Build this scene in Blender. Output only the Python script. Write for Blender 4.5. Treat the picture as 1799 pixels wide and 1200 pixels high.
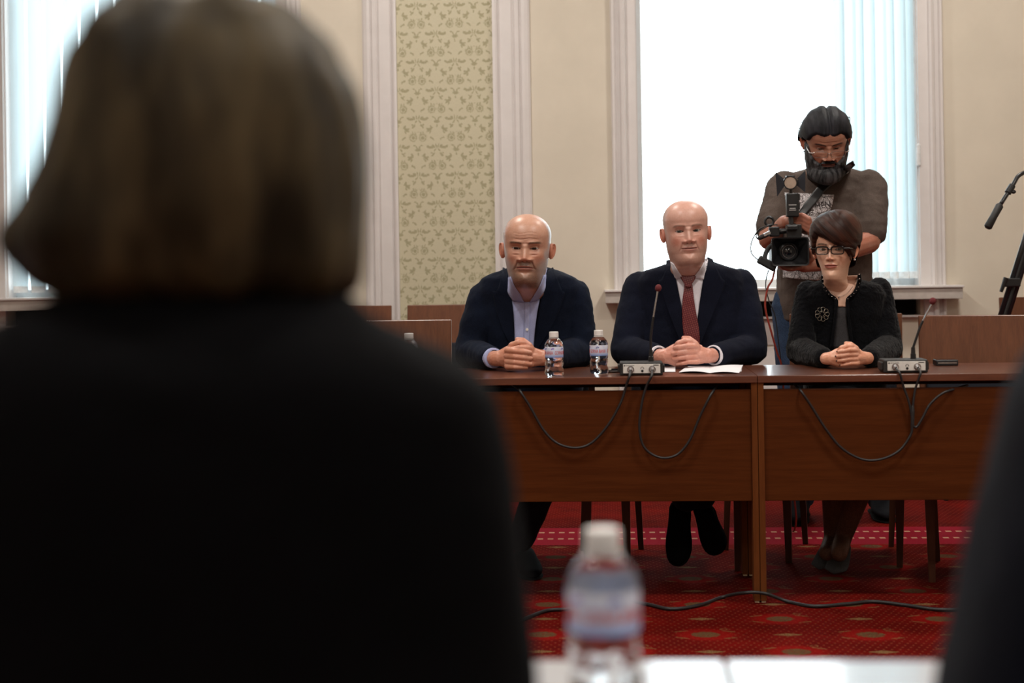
import bpy, bmesh, math, random
import numpy as np
from mathutils import Vector, Matrix, noise
from mathutils.bvhtree import BVHTree

random.seed(7)
sc = bpy.context.scene
COL = sc.collection
for o in list(bpy.data.objects):
    bpy.data.objects.remove(o)

# ------------------------------------------------------------------ camera
F_PX = 2600.0
CX, CY = 900.0, 464.0
ROLL = 0.0150
YAW = math.radians(3.6)
CAM = Vector((0, 0, 1.13))
cr, sr = math.cos(ROLL), math.sin(ROLL)
RIGHT = Vector((math.cos(YAW), math.sin(YAW), 0))
FWD = Vector((-math.sin(YAW), math.cos(YAW), 0))
UPV = Vector((0, 0, 1))
cam_d = bpy.data.cameras.new('camera')
cam_d.sensor_width = 36
cam_d.lens = 36 * F_PX / 1799
cam_d.shift_x = 0.0
cam_d.shift_y = -(600 - CY) / 1799
cam_d.clip_start = 0.05
cam_d.dof.use_dof = True
cam_d.dof.focus_distance = 5.8
cam_d.dof.aperture_fstop = 3.0
camera = bpy.data.objects.new('camera', cam_d)
COL.objects.link(camera)
_r = RIGHT * cr - UPV * sr
_u = UPV * cr + RIGHT * sr
_m = Matrix((( _r.x, _u.x, -FWD.x, CAM.x), (_r.y, _u.y, -FWD.y, CAM.y), (_r.z, _u.z, -FWD.z, CAM.z), (0, 0, 0, 1)))
camera.matrix_world = _m
sc.camera = camera

# ------------------------------------------------------------------ daylight, lamps, exposure
sc.view_settings.view_transform = 'Standard'
sc.view_settings.look = 'None'
sc.view_settings.gamma = 1.0
sc.view_settings.use_curve_mapping = False
sc.view_settings.exposure = 0.0
world = bpy.data.worlds.new('overcast_sky')
sc.world = world
world.use_nodes = True
_bg = world.node_tree.nodes['Background']
_bg.inputs['Color'].default_value = (0.86, 0.95, 1.0, 1)
_bg.inputs['Strength'].default_value = 5.5

def area_lamp(name, loc, target, sx, sy, power, color):
    d = bpy.data.lights.new(name, 'AREA')
    d.shape = 'RECTANGLE'
    d.size, d.size_y = sx, sy
    d.energy = power
    d.color = color
    o = bpy.data.objects.new(name, d)
    COL.objects.link(o)
    o.location = loc
    dirv = Vector(target) - Vector(loc)
    o.rotation_euler = dirv.to_track_quat('-Z', 'Y').to_euler()
    return o
LAMP_SPOTS = [(-1.3, -1.8), (1.7, -1.8), (-1.3, 0.9), (1.7, 0.9), (-1.3, 3.6), (1.7, 3.6), (-1.3, 6.8), (1.7, 6.8)]  # unseen fill rows added behind the camera and above the front desks
for lx, ly in LAMP_SPOTS:
    area_lamp('ceiling_and_fill_lamp', (lx, ly, 3.93), (lx, ly, 0), 0.42, 0.42, 22 if ly < 0 else 38 if ly < 2 else 60 if ly < 5 else 52, (1.0, 0.94, 0.86))

# ------------------------------------------------------------------ pixel <-> point
def ray(px, py):
    dx, dy = px - CX, py - CY
    u = dx * cr - dy * sr
    v = dy * cr + dx * sr
    return RIGHT * u + FWD * F_PX - UPV * v
def at(px, py, Y):
    d = ray(px, py)
    return CAM + d * ((Y - CAM.y) / d.y)
def atz(px, py, Z):
    d = ray(px, py)
    return CAM + d * ((Z - CAM.z) / d.z)
def pix(p):
    q = Vector(p) - CAM
    w = q.dot(FWD)
    u, v = F_PX * q.dot(RIGHT) / w, -F_PX * q.z / w
    return CX + cr * u + sr * v, CY + cr * v - sr * u

# ------------------------------------------------------------------ materials
class E:
    """tiny expression helper for shader maths"""
    nt = None
    def __init__(s, sock): s.s = sock
    @staticmethod
    def op(o, a, b=None, c=None):
        n = E.nt.nodes.new('ShaderNodeMath'); n.operation = o
        for i, x in enumerate((a, b, c)):
            if x is None: continue
            if isinstance(x, E): E.nt.links.new(x.s, n.inputs[i])
            else: n.inputs[i].default_value = float(x)
        return E(n.outputs[0])
    def __add__(s, o): return E.op('ADD', s, o)
    __radd__ = __add__
    def __sub__(s, o): return E.op('SUBTRACT', s, o)
    def __rsub__(s, o): return E.op('SUBTRACT', o, s)
    def __mul__(s, o): return E.op('MULTIPLY', s, o)
    __rmul__ = __mul__
    def __truediv__(s, o): return E.op('DIVIDE', s, o)
    def floor(s): return E.op('FLOOR', s)
    def frac(s): return E.op('FRACT', s)
    def abs(s): return E.op('ABSOLUTE', s)
    def sqrt(s): return E.op('SQRT', s)
    def sin(s): return E.op('SINE', s)
    def mod(s, k): return E.op('FLOORED_MODULO', s, k)
    def lt(s, k): return E.op('LESS_THAN', s, k)
    def gt(s, k): return E.op('GREATER_THAN', s, k)
    def max(s, k): return E.op('MAXIMUM', s, k)
    def min(s, k): return E.op('MINIMUM', s, k)
    def smooth(s, a, b):
        n = E.nt.nodes.new('ShaderNodeMapRange'); n.interpolation_type = 'SMOOTHSTEP'
        E.nt.links.new(s.s, n.inputs[0])
        n.inputs[1].default_value = a; n.inputs[2].default_value = b
        return E(n.outputs[0])
def mixc(fac, a, b):
    n = E.nt.nodes.new('ShaderNodeMix'); n.data_type = 'RGBA'
    if isinstance(fac, E): E.nt.links.new(fac.s, n.inputs[0])
    else: n.inputs[0].default_value = fac
    for i, x in ((6, a), (7, b)):
        if isinstance(x, tuple): n.inputs[i].default_value = (*x, 1)
        else: E.nt.links.new(x, n.inputs[i])
    return n.outputs[2]
def coords(kind='Object'):
    n = E.nt.nodes.new('ShaderNodeTexCoord')
    s = E.nt.nodes.new('ShaderNodeSeparateXYZ')
    E.nt.links.new(n.outputs[kind], s.inputs[0])
    return n.outputs[kind], E(s.outputs[0]), E(s.outputs[1]), E(s.outputs[2])
def noise_tex(vec, scale, detail=3, rough=0.5, stretch=None, distortion=0.0):
    if stretch:
        m = E.nt.nodes.new('ShaderNodeMapping'); m.inputs['Scale'].default_value = stretch
        E.nt.links.new(vec, m.inputs[0]); vec = m.outputs[0]
    n = E.nt.nodes.new('ShaderNodeTexNoise')
    n.inputs['Scale'].default_value = scale; n.inputs['Detail'].default_value = detail
    n.inputs['Roughness'].default_value = rough; n.inputs['Distortion'].default_value = distortion
    E.nt.links.new(vec, n.inputs['Vector'])
    return E(n.outputs[0])
def new_mat(name):
    m = bpy.data.materials.new(name); m.use_nodes = True
    E.nt = m.node_tree
    return m, m.node_tree.nodes['Principled BSDF']
def link(a, b): E.nt.links.new(a.s if isinstance(a, E) else a, b)
def bump(bsdf, h, strength=0.3, dist=0.01):
    n = E.nt.nodes.new('ShaderNodeBump')
    n.inputs['Strength'].default_value = strength; n.inputs['Distance'].default_value = dist
    link(h, n.inputs['Height']); link(n.outputs[0], bsdf.inputs['Normal'])
def simple(name, col, rough=0.5, metal=0.0, var=0.12, nscale=40, bumpd=0.0, spec=0.5, stretch=None, emit=0):
    m, b = new_mat(name)
    vec, x, y, z = coords()
    n = noise_tex(vec, nscale, 4, 0.6, stretch)
    lo = tuple(c * (1 - var) for c in col); hi = tuple(min(1, c * (1 + var)) for c in col)
    link(mixc(n.smooth(0.3, 0.7), lo, hi), b.inputs['Base Color'])
    b.inputs['Roughness'].default_value = rough
    b.inputs['Metallic'].default_value = metal
    b.inputs['Specular IOR Level'].default_value = spec
    if bumpd: bump(b, n, 0.6, bumpd)
    if emit:
        b.inputs['Emission Color'].default_value = (*col, 1); b.inputs['Emission Strength'].default_value = emit
    return m
def wood(name, c1, c2, axis='x', rough=0.35, coat=0.25):
    m, b = new_mat(name)
    vec, x, y, z = coords()
    st = {'x': (0.7, 9, 14), 'z': (9, 9, 0.8), 'y': (9, 0.7, 9)}[axis]
    n1 = noise_tex(vec, 4.0, 6, 0.6, st, 0.6)
    n2 = noise_tex(vec, 22.0, 3, 0.6, st)
    g = (n1 * 0.75 + n2 * 0.35).smooth(0.35, 0.75)
    link(mixc(g, c1, c2), b.inputs['Base Color'])
    b.inputs['Roughness'].default_value = rough
    b.inputs['Specular IOR Level'].default_value = .3 if coat > .1 else .06
    b.inputs['Coat Weight'].default_value = coat
    b.inputs['Coat Roughness'].default_value = 0.10 if coat > .3 else 0.2
    bump(b, n2, 0.12, 0.002)
    return m

# ------------------------------------------------------------------ object helpers
def tag(o, label=None, cat=None, group=None, kind=None):
    if label: o['label'] = label
    if cat: o['category'] = cat
    if group: o['group'] = group
    if kind: o['kind'] = kind
    return o
def empty(name, loc, label, cat, group=None):
    o = bpy.data.objects.new(name, None); COL.objects.link(o)
    o.location = loc; o.empty_display_size = 0.1
    return tag(o, label, cat, group)
def obj(name, me, mat, parent=None, label=None, smooth=None):
    if isinstance(me, bmesh.types.BMesh):
        bm = me
        bmesh.ops.recalc_face_normals(bm, faces=bm.faces)
        me = bpy.data.meshes.new(name); bm.to_mesh(me); bm.free()
    me.name = name
    if smooth is not None:
        me.polygons.foreach_set('use_smooth', [smooth] * len(me.polygons))
    o = bpy.data.objects.new(name, me); COL.objects.link(o)
    for mm in (mat if isinstance(mat, (list, tuple)) else [mat]):
        me.materials.append(mm)
    if parent is not None:
        o.parent = parent
        if parent.type == 'EMPTY': o.matrix_parent_inverse = Matrix.Translation(-parent.location)
    if label: o['label'] = label
    return o
def box(bm, x0, x1, y0, y1, z0, z1, bev=0.0, mtx=None):
    r = bmesh.ops.create_cube(bm, size=1.0)
    vs = r['verts']
    bmesh.ops.scale(bm, vec=(x1 - x0, y1 - y0, z1 - z0), verts=vs)
    bmesh.ops.translate(bm, vec=((x0 + x1) / 2, (y0 + y1) / 2, (z0 + z1) / 2), verts=vs)
    if mtx is not None: bmesh.ops.transform(bm, matrix=mtx, verts=vs)
    if bev:
        es = list({e for v in vs for e in v.link_edges})
        bmesh.ops.bevel(bm, geom=es, offset=bev, segments=2, profile=0.5, affect='EDGES')
def add_rings(bm, rings, cap=True):
    """rings: list of lists of Vectors (same count)"""
    vv = [[bm.verts.new(p) for p in r] for r in rings]
    n = len(vv[0])
    for a, b in zip(vv, vv[1:]):
        for i in range(n):
            j = (i + 1) % n
            bm.faces.new((a[i], a[j], b[j], b[i]))
    if cap:
        bm.faces.new(list(reversed(vv[0]))); bm.faces.new(vv[-1])
    return vv
def ering(c, rx, ry, n=24, p=2.0, axis='z', rot=0.0):
    out = []
    for i in range(n):
        a = 2 * math.pi * i / n
        ca, sa = math.cos(a), math.sin(a)
        x = rx * math.copysign(abs(ca) ** (2 / p), ca); y = ry * math.copysign(abs(sa) ** (2 / p), sa)
        x, y = x * math.cos(rot) - y * math.sin(rot), x * math.sin(rot) + y * math.cos(rot)
        if axis == 'z': v = Vector((x, y, 0))
        elif axis == 'y': v = Vector((x, 0, y))
        else: v = Vector((0, x, y))
        out.append(Vector(c) + v)
    return out
def tube(bm, pts, radii, n=12, cap=True, closed=False, flat=None):
    """parallel-transport tube. flat=(normal hint, ratio) squashes the section"""
    pts = [Vector(p) for p in pts]
    if isinstance(radii, (int, float)): radii = [radii] * len(pts)
    m = len(pts)
    tans = []
    for i in range(m):
        a = pts[i - 1] if (i > 0 or closed) else pts[i]
        b = pts[(i + 1) % m] if (i < m - 1 or closed) else pts[i]
        t = b - a
        tans.append(t.normalized() if t.length > 1e-9 else Vector((0, 0, 1)))
    t0 = tans[0]
    ref = Vector(flat[0]) if flat else (Vector((0, 0, 1)) if abs(t0.z) < 0.9 else Vector((1, 0, 0)))
    nn = (ref - t0 * ref.dot(t0)).normalized()
    rings = []
    for i in range(m):
        t = tans[i]
        if flat:
            nn = (ref - t * ref.dot(t))
            nn = nn.normalized() if nn.length > 1e-6 else Vector((1, 0, 0))
        else:
            nn = (nn - t * nn.dot(t)).normalized()
        bb = t.cross(nn)
        k = flat[1] if flat else 1.0
        rings.append([pts[i] + (nn * math.cos(2 * math.pi * j / n) * k + bb * math.sin(2 * math.pi * j / n)) * radii[i] for j in range(n)])
    if closed:
        vv = [[bm.verts.new(p) for p in r] for r in rings]
        for i in range(m):
            a, b = vv[i], vv[(i + 1) % m]
            for j in range(n):
                bm.faces.new((a[j], a[(j + 1) % n], b[(j + 1) % n], b[j]))
    else:
        add_rings(bm, rings, cap)
def ball(bm, c, r, sub=2, scale=(1, 1, 1), rot=None):
    g = bmesh.ops.create_icosphere(bm, subdivisions=sub, radius=r)
    bmesh.ops.scale(bm, vec=scale, verts=g['verts'])
    if rot is not None: bmesh.ops.transform(bm, matrix=rot, verts=g['verts'])
    bmesh.ops.translate(bm, vec=c, verts=g['verts'])
def chain(bm, pts, radii, n=14):
    """limb: cones with balls at the joints (for a remesh union)"""
    pts = [Vector(p) for p in pts]
    for p, r in zip(pts, radii): ball(bm, p, r, 2)
    for i in range(len(pts) - 1):
        tube(bm, [pts[i], pts[i + 1]], [radii[i], radii[i + 1]], n)
def spline(pts, n):
    """Catmull-Rom through pts"""
    P = [Vector(p) for p in pts]
    P = [P[0] * 2 - P[1]] + P + [P[-1] * 2 - P[-2]]
    out = []
    segs = len(P) - 3
    for k in range(n + 1):
        t = k / n * segs
        i = min(int(t), segs - 1); f = t - i
        a, b, c, d = P[i:i + 4]
        out.append(0.5 * ((2 * b) + (c - a) * f + (2 * a - 5 * b + 4 * c - d) * f * f + (3 * b - a - 3 * c + d) * f ** 3))
    return out
def bake(o):
    dg = bpy.context.evaluated_depsgraph_get()
    ev = o.evaluated_get(dg)
    me = bpy.data.meshes.new_from_object(ev)
    d = o.data
    bpy.data.objects.remove(o)
    bpy.data.meshes.remove(d)
    return me
def remesh(bm, voxel, smooth=4, fac=0.5):
    bmesh.ops.recalc_face_normals(bm, faces=bm.faces)
    me = bpy.data.meshes.new('tmp'); bm.to_mesh(me); bm.free()
    o = bpy.data.objects.new('tmp', me); COL.objects.link(o)
    md = o.modifiers.new('r', 'REMESH'); md.mode = 'VOXEL'; md.voxel_size = voxel
    if smooth:
        ms = o.modifiers.new('s', 'SMOOTH'); ms.iterations = smooth; ms.factor = fac
    me = bake(o)
    me.polygons.foreach_set('use_smooth', [True] * len(me.polygons))
    return me
def displace(me, fn):
    """move every vertex along its normal by fn(co, n)"""
    n = len(me.vertices)
    co = np.empty(n * 3); me.vertices.foreach_get('co', co); co = co.reshape(-1, 3)
    no = np.empty(n * 3); me.vertices.foreach_get('normal', no); no = no.reshape(-1, 3)
    d = np.array([fn(Vector(c), Vector(k)) for c, k in zip(co, no)])
    co += no * d[:, None]
    me.vertices.foreach_set('co', co.ravel()); me.update()
def bvh_of(me):
    return BVHTree.FromPolygons([v.co.copy() for v in me.vertices], [tuple(p.vertices) for p in me.polygons])
def solid(me_or_bm, t, name='tmp', bev=False, sub=0):
    bm = me_or_bm
    me = bpy.data.meshes.new('tmp'); bm.to_mesh(me); bm.free()
    o = bpy.data.objects.new('tmp', me); COL.objects.link(o)
    md = o.modifiers.new('s', 'SOLIDIFY'); md.thickness = t; md.offset = 0
    if sub:
        ms = o.modifiers.new('u', 'SUBSURF'); ms.levels = sub; ms.render_levels = sub
    return bake(o)
def patch(bvh, left, right, off, nx=14, nz=30, thick=0.002, fallback=None):
    """cloth patch between two outlines given as image points; lies on the surface below it"""
    L = spline([(a, b, 0) for a, b in left], nz); R = spline([(a, b, 0) for a, b in right], nz)
    bm = bmesh.new(); g = []
    last = fallback
    for i in range(nz + 1):
        row = []
        for j in range(nx + 1):
            p = L[i].lerp(R[i], j / nx)
            d = ray(p.x, p.y).normalized()
            hit = bvh.ray_cast(CAM, d)
            if hit[0] is None:
                dist = last if last else 5.6
            else:
                dist = hit[3]; last = dist
            row.append(CAM + d * (dist - off))
        g.append(row)
    for _ in range(2):
        h = [r[:] for r in g]
        for i in range(1, nz):
            for j in range(1, nx):
                h[i][j] = (g[i - 1][j] + g[i + 1][j] + g[i][j - 1] + g[i][j + 1] + g[i][j] * 2) / 6
        g = h
    vv = [[bm.verts.new(p) for p in r] for r in g]
    for i in range(nz):
        for j in range(nx):
            bm.faces.new((vv[i][j], vv[i][j + 1], vv[i + 1][j + 1], vv[i + 1][j]))
    me = solid(bm, thick)
    me.polygons.foreach_set('use_smooth', [True] * len(me.polygons))
    return me
def text_bm(s, size, extr=0.0004, align='CENTER', sx=1.0):
    c = bpy.data.curves.new('t', 'FONT'); c.body = s; c.size = size; c.extrude = extr
    c.align_x = align; c.align_y = 'CENTER'; c.resolution_u = 2
    o = bpy.data.objects.new('t', c); COL.objects.link(o)
    dg = bpy.context.evaluated_depsgraph_get()
    me = bpy.data.meshes.new_from_object(o.evaluated_get(dg))
    bpy.data.objects.remove(o); bpy.data.curves.remove(c)
    bm = bmesh.new(); bm.from_mesh(me); bpy.data.meshes.remove(me)
    if sx != 1: bmesh.ops.scale(bm, vec=(sx, 1, 1), verts=bm.verts)
    return bm
# ------------------------------------------------------------------ heads
def gs(x, s): return np.exp(-(x / s) ** 2)
def sst(a, b, x):
    t = np.clip((x - a) / (b - a), 0, 1)
    return t * t * (3 - 2 * t)
def head_surface(P):
    """returns arrays (nz, na, 3) in head units: x to the image right, f forward, z up from the chin"""
    zs = np.concatenate([np.linspace(P.get('neck_end', -0.105), -0.03, 12), np.linspace(-0.028, -0.002, 16), np.linspace(0.0, 0.165, 138),
                         0.165 + 0.075 * np.sin(np.linspace(0.03, math.pi / 2 - 0.002, 44))])
    af = np.linspace(-math.pi / 2, math.pi / 2, 131)
    ab = np.linspace(math.pi / 2, 3 * math.pi / 2, 62)[1:-1]
    ang = np.concatenate([af, ab])
    T = lambda zz, vv: np.interp(zs, zz, vv)
    def S(zz, vv, hw=45):
        v = T(zz, vv)
        d = np.interp(np.linspace(0, 1, 3001), (zs - zs[0]) / (zs[-1] - zs[0]), v)
        k = np.exp(-np.linspace(-2, 2, 2 * hw + 1) ** 2); k /= k.sum()
        d = np.convolve(np.pad(d, hw, mode='edge'), k, 'valid')
        return np.interp((zs - zs[0]) / (zs[-1] - zs[0]), np.linspace(0, 1, 3001), d)
    nw, jw = P.get('neck', 0.062), P.get('jaw', 1.0)
    w = S([-.17, -.12, -.06, -.015, 0, .012, .03, .05, .075, .105, .145, .165], [nw * 1.35, nw * 1.05, nw * .98, nw * .97, .056 * jw, .057 * jw, .061 * jw, .0655 * jw, .0695 * jw ** .5, .073, .0765, .078], 130)
    chin = P.get('chin', 0.0)
    yf = S([-.17, -.12, -.06, -.022, -.012, -.005, 0, .006, .014, .025, .042, .055, .065, .08, .105, .125, .145, .165],
           [.02, .022, .030, .036 + P.get('double', 0), .050 + P.get('double', 0), .068, .078, .087, .092 + chin, .093 + chin, .0895, .0915, .0925, .0925, .0915, .089, .093, .096])
    yb = S([-.17, -.12, -.06, 0, .04, .08, .12, .165], [-.105, -.098, -.088, -.083, -.087, -.096, -.104, -.107])
    n = S([-.17, -.03, -.01, 0, .02, .05, .09, .165], [2.0, 2.0, 1.75, 1.7, 1.85, 2.05, 2.25, 2.2])
    y0 = S([-.17, -.03, 0, .05, .1, .165], [-.035, -.03, -.025, -.012, -.01, -.01])
    top = zs > 0.165
    ph = np.arcsin(np.clip((zs - .165) / .075, 0, 1))
    tw = .078 * np.maximum(np.cos(ph), 1e-4) ** .96
    w = np.where(top, tw, w)
    yf = np.where(top, -.01 + .106 * np.maximum(np.cos(ph), 1e-4) ** .86, yf)
    yb = np.where(top, -.01 - .097 * np.maximum(np.cos(ph), 1e-4) ** .9, yb)
    w = w * P.get('wide', 1.0)
    A, Z = np.meshgrid(ang, zs)
    W, YF, YB, N, Y0 = [np.repeat(q[:, None], len(ang), 1) for q in (w, yf, yb, n, y0)]
    ca, sa = np.cos(A), np.sin(A)
    front = ca >= 0
    e = np.where(front, 2 / N, 1.0)
    X = W * np.sign(sa) * np.abs(sa) ** e
    F = np.where(front, Y0 + (YF - Y0) * np.abs(ca) ** e, Y0 + (Y0 - YB) * ca)
    base = F.copy()
    fm = np.where(front, sst(0.0, 0.25, ca), 0)
    ax = np.abs(X)
    d = np.zeros_like(F)
    ez = .125
    # sockets, brow, cheeks
    d -= P.get('socket', .0095) * gs(ax - .033, .019) * gs(Z - ez - .001, .0125)
    d -= .004 * gs(ax - .019, .008) * gs(Z - ez - .002, .012)
    d += P.get('brow', .0035) * gs(ax - .028, .022) * gs(Z - .1455, .0065)
    d += .0035 * gs(ax - .047, .014) * gs(Z - .100, .013)
    d -= .003 * gs(ax - .046, .014) * gs(Z - .062, .018) * P.get('hollow', 1)
    d += P.get('bags', .0008) * gs(ax - .031, .013) * (gs(Z - .109, .004) - gs(Z - .1035, .003))
    # nose
    nl = P.get('nose', 1.0); nwd = P.get('nosew', 1.0)
    hz = np.interp(Z, [.0775, .081, .0845, .0885, .0935, .100, .112, .125, .134, .142], [0, .006, .0155, .0225, .0245, .0215, .0150, .0095, .0065, .0])
    sx = np.interp(Z, [.078, .088, .095, .108, .125, .14], [.0115, .0125, .0105, .0080, .0075, .010]) * nwd
    d += hz * nl * np.exp(-np.abs(X / sx) ** 2.3)
    d += .0115 * nwd * gs(ax - .0145 * nwd, .0058) * gs(Z - .0875, .0062)
    d -= .005 * gs(ax - .0075, .0038) * gs(Z - .0808, .0024)
    # mouth
    mw = P.get('mouth', .025); mz = .0605
    curve = P.get('smile', 0.0) * (X / .025) ** 2
    tp = np.clip(1 - (ax / (mw + .002)) ** 2, 0, 1) ** .7
    mm = tp
    d += .0050 * gs(Z - mz - .0050 * (.35 + .65 * tp) - curve, .0018 + .0026 * tp) * mm * P.get('lip', 1) * (1 - .18 * gs(X, .004))
    d += .0060 * gs(Z - mz + .0060 * (.35 + .65 * tp) - curve, .0020 + .0030 * tp) * mm * P.get('lip', 1)
    d -= .0042 * gs(Z - mz - curve, .0014) * sst(mw + .002, mw - .004, ax)
    d -= .0020 * gs(ax - mw - .002, .003) * gs(Z - mz - curve, .004)
    d -= .0035 * gs(X, .018) * gs(Z - .0435, .005)
    d += .0045 * gs(X, .015) * gs(Z - .024, .011)
    d += .0022 * gs(X, .03) * gs(Z - .067, .011)
    # folds
    nf = P.get('fold', .0022)
    t = np.clip((.092 - Z) / .040, 0, 1)
    fx = .0185 + .0165 * t
    d -= nf * gs(ax - fx, .0026) * sst(.050, .058, Z) * sst(.094, .088, Z)
    d += nf * .7 * gs(ax - fx - .006, .005) * sst(.050, .058, Z) * sst(.094, .088, Z)
    fr = P.get('frown', 0.0)
    for k in (0.158, 0.168, 0.178):
        d -= fr * .0010 * gs(Z - k - .002 * np.sin(X * 90), .0013) * sst(.05, .03, ax)
    d -= fr * .0012 * gs(ax - .006, .0013) * gs(Z - .143, .007)
    # eyelids: almond opening sinks, rim rises
    es, op = .0315, P.get('open', .0052)
    xe = (ax - es) / .0148
    upr = op * (1 - np.abs(np.clip(xe - .05, -1, 1)) ** 2.2)
    lwr = -.0042 * (1 - np.abs(np.clip(xe, -1, 1)) ** 2.0)
    zz = Z - ez - P.get('canthus', .0006) * xe
    inside = (np.abs(xe) < 1) & (zz < upr) & (zz > lwr)
    lidball = np.sqrt(np.maximum(0, .0150 ** 2 - (ax - es) ** 2 - (Z - ez) ** 2 * 1.0))
    ybase = np.interp(ez, zs, np.interp(zs, zs, yf)) - .0265
    yball = ybase + P.get('eye_out', 0.0)
    Fl = base + d * fm
    eye_mask = gs(ax - es, .0125) * gs(Z - ez - .0005, .0095)
    lidsurf = yball + lidball
    use = (lidball > .004)
    blend = np.where(use, sst(.004, .0090, lidball), 0)
    Fl = Fl * (1 - blend) + np.maximum(Fl, lidsurf) * blend
    crease = gs(zz - upr - .0042, .0011) * sst(1.15, .8, np.abs(xe))
    Fl -= .0016 * crease
    Fl = np.where(inside, yball + lidball - .0058, Fl)
    F = np.where(front, Fl, F)
    info = dict(X=X, F=F, Z=Z, ax=ax, front=front, inside=inside, mm=mm, mz=mz, curve=curve, mw=mw, eyey=yball, es=es, ez=ez, A=A, xe=xe, zz=zz, upr=upr, lwr=lwr)
    return X, F, Z, info

SKIN_LIPS = 1
def head_colors(P, I):
    X, F, Z, ax, front = I['X'], I['F'], I['Z'], I['ax'], I['front']
    skin = np.array(P['skin'])
    C = np.ones(X.shape + (3,)) * skin
    def tint(m, col, k=1.0):
        nonlocal C
        m = np.clip(m * k, 0, 1)[..., None]
        C = C * (1 - m) + np.array(col) * m
    rng = np.random.RandomState(3)
    red = skin * np.array([1.02, .72, .66])
    fr = front.astype(float)
    tint(gs(ax - .045, .022) * gs(Z - .088, .02) * fr, red, P.get('flush', .55))
    tint(gs(X, .016) * gs(Z - .089, .012) * fr, red, .6)
    tint(gs(ax - .033, .022) * gs(Z - .118, .016) * fr, skin * np.array([.62, .5, .48]), P.get('eyeshade', .45))
    tint(gs(ax - .0075, .0032) * gs(Z - .0805, .002) * fr, skin * .12, .9)
    # stubble / beard
    beard = P.get('beard', 0)
    if beard:
        jz = sst(.098, .070, Z + .35 * np.maximum(0, .03 - ax)) * sst(-.022, -.006, Z)
        side = sst(.058, .070, ax) * sst(.13, .105, Z) * sst(-.01, .03, Z)
        m = np.maximum(jz * sst(-.03, .0, F), side * sst(-.02, .0, F))
        m *= 1 - .85 * gs(X, .028) * gs(Z - .044, .010)
        m *= 1 - .65 * gs(ax - .040, .014) * gs(Z - .078, .014)
        m = np.clip(m + .7 * sst(.024, .028, 0 * ax + .03) * gs(Z - .0745, .004) * sst(.03, .018, ax), 0, 1)
        mot = .75 + .5 * rng.rand(*X.shape)
        bc = np.array(P['beard_col'])
        grey = np.array(P.get('beard_side', P['beard_col']))
        k = sst(.035, .060, ax)[..., None]
        bcc = bc * (1 - k) + grey * k
        mm = np.clip(m * mot * beard, 0, 1)[..., None]
        C = C * (1 - mm) + bcc * mm
    # lips
    tp = I['mm'] * P.get('lip', 1) ** .5
    zz_ = Z - I['mz'] - I['curve']
    cup = 1 - .22 * gs(X, .0035)
    lipm = sst(.0092 * tp * cup + .001, .0078 * tp * cup - .0005, zz_) * sst(-.0112 * tp - .001, -.0095 * tp + .0005, zz_) * (I['mm'] > .02) * fr
    tint(lipm, P['lips'], .85)
    tint(gs(Z - I['mz'] - I['curve'], .0012) * sst(I['mw'] + .003, I['mw'] - .002, ax) * fr, np.array(P['lips']) * .25, .9)
    # brows
    bz = P.get('brow_z', .1435) + P.get('brow_arch', .004) * (1 - ((ax - .036) / .02) ** 2) - P.get('brow_drop', .0) * (ax - .03)
    bm_ = sst(.0050, .0022, np.abs(Z - bz)) * sst(.010, .015, ax) * sst(.058, .048, ax) * fr
    tint(bm_ * (.75 + .5 * rng.rand(*X.shape)), P['browc'], P.get('brow_k', .8))
    # lash line
    l1 = gs(I['zz'] - I['upr'], .0011) * (np.abs(I['xe']) < 1.02) * fr
    l2 = gs(I['zz'] - I['lwr'], .0008) * (np.abs(I['xe']) < 1.0) * fr
    tint(l1, (.02, .012, .01), P.get('lash', .85)); tint(l2, skin * .4, .5)
    tint(I['inside'] * 1.0, (.05, .02, .018), 1)
    # cropped hair
    if P.get('crop'):
        hl = P['crop']
        m = sst(.055, .068, ax - .0 * Z) * sst(.100, .125, Z) * sst(.212, .195, Z) * sst(.045, .018, F)
        m = np.maximum(m, sst(-.02, -.05, F) * sst(.055, .08, Z) * sst(.222, .2, Z))
        m = m * (.7 + .5 * rng.rand(*X.shape))
        tint(m, hl, P.get('crop_k', .75))
    return C

def build_head(P, place, up_blend=True):
    """place: function(np array (...,3) in head units) -> world coords. Returns bmesh-ready verts, faces, colours"""
    X, F, Z, I = head_surface(P)
    C = head_colors(P, I)
    pts = place(np.stack([X, F, Z], -1))
    nz, na = X.shape
    V = pts.reshape(-1, 3)
    idx = np.arange(nz * na).reshape(nz, na)
    a = idx[:-1, :]; b = np.roll(idx, -1, 1)[:-1, :]; c = np.roll(idx, -1, 1)[1:, :]; d = idx[1:, :]
    faces = np.stack([a, d, c, b], -1).reshape(-1, 4).tolist()
    faces.append(idx[-1, :].tolist())
    return V, faces, C.reshape(-1, 3), I

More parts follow.
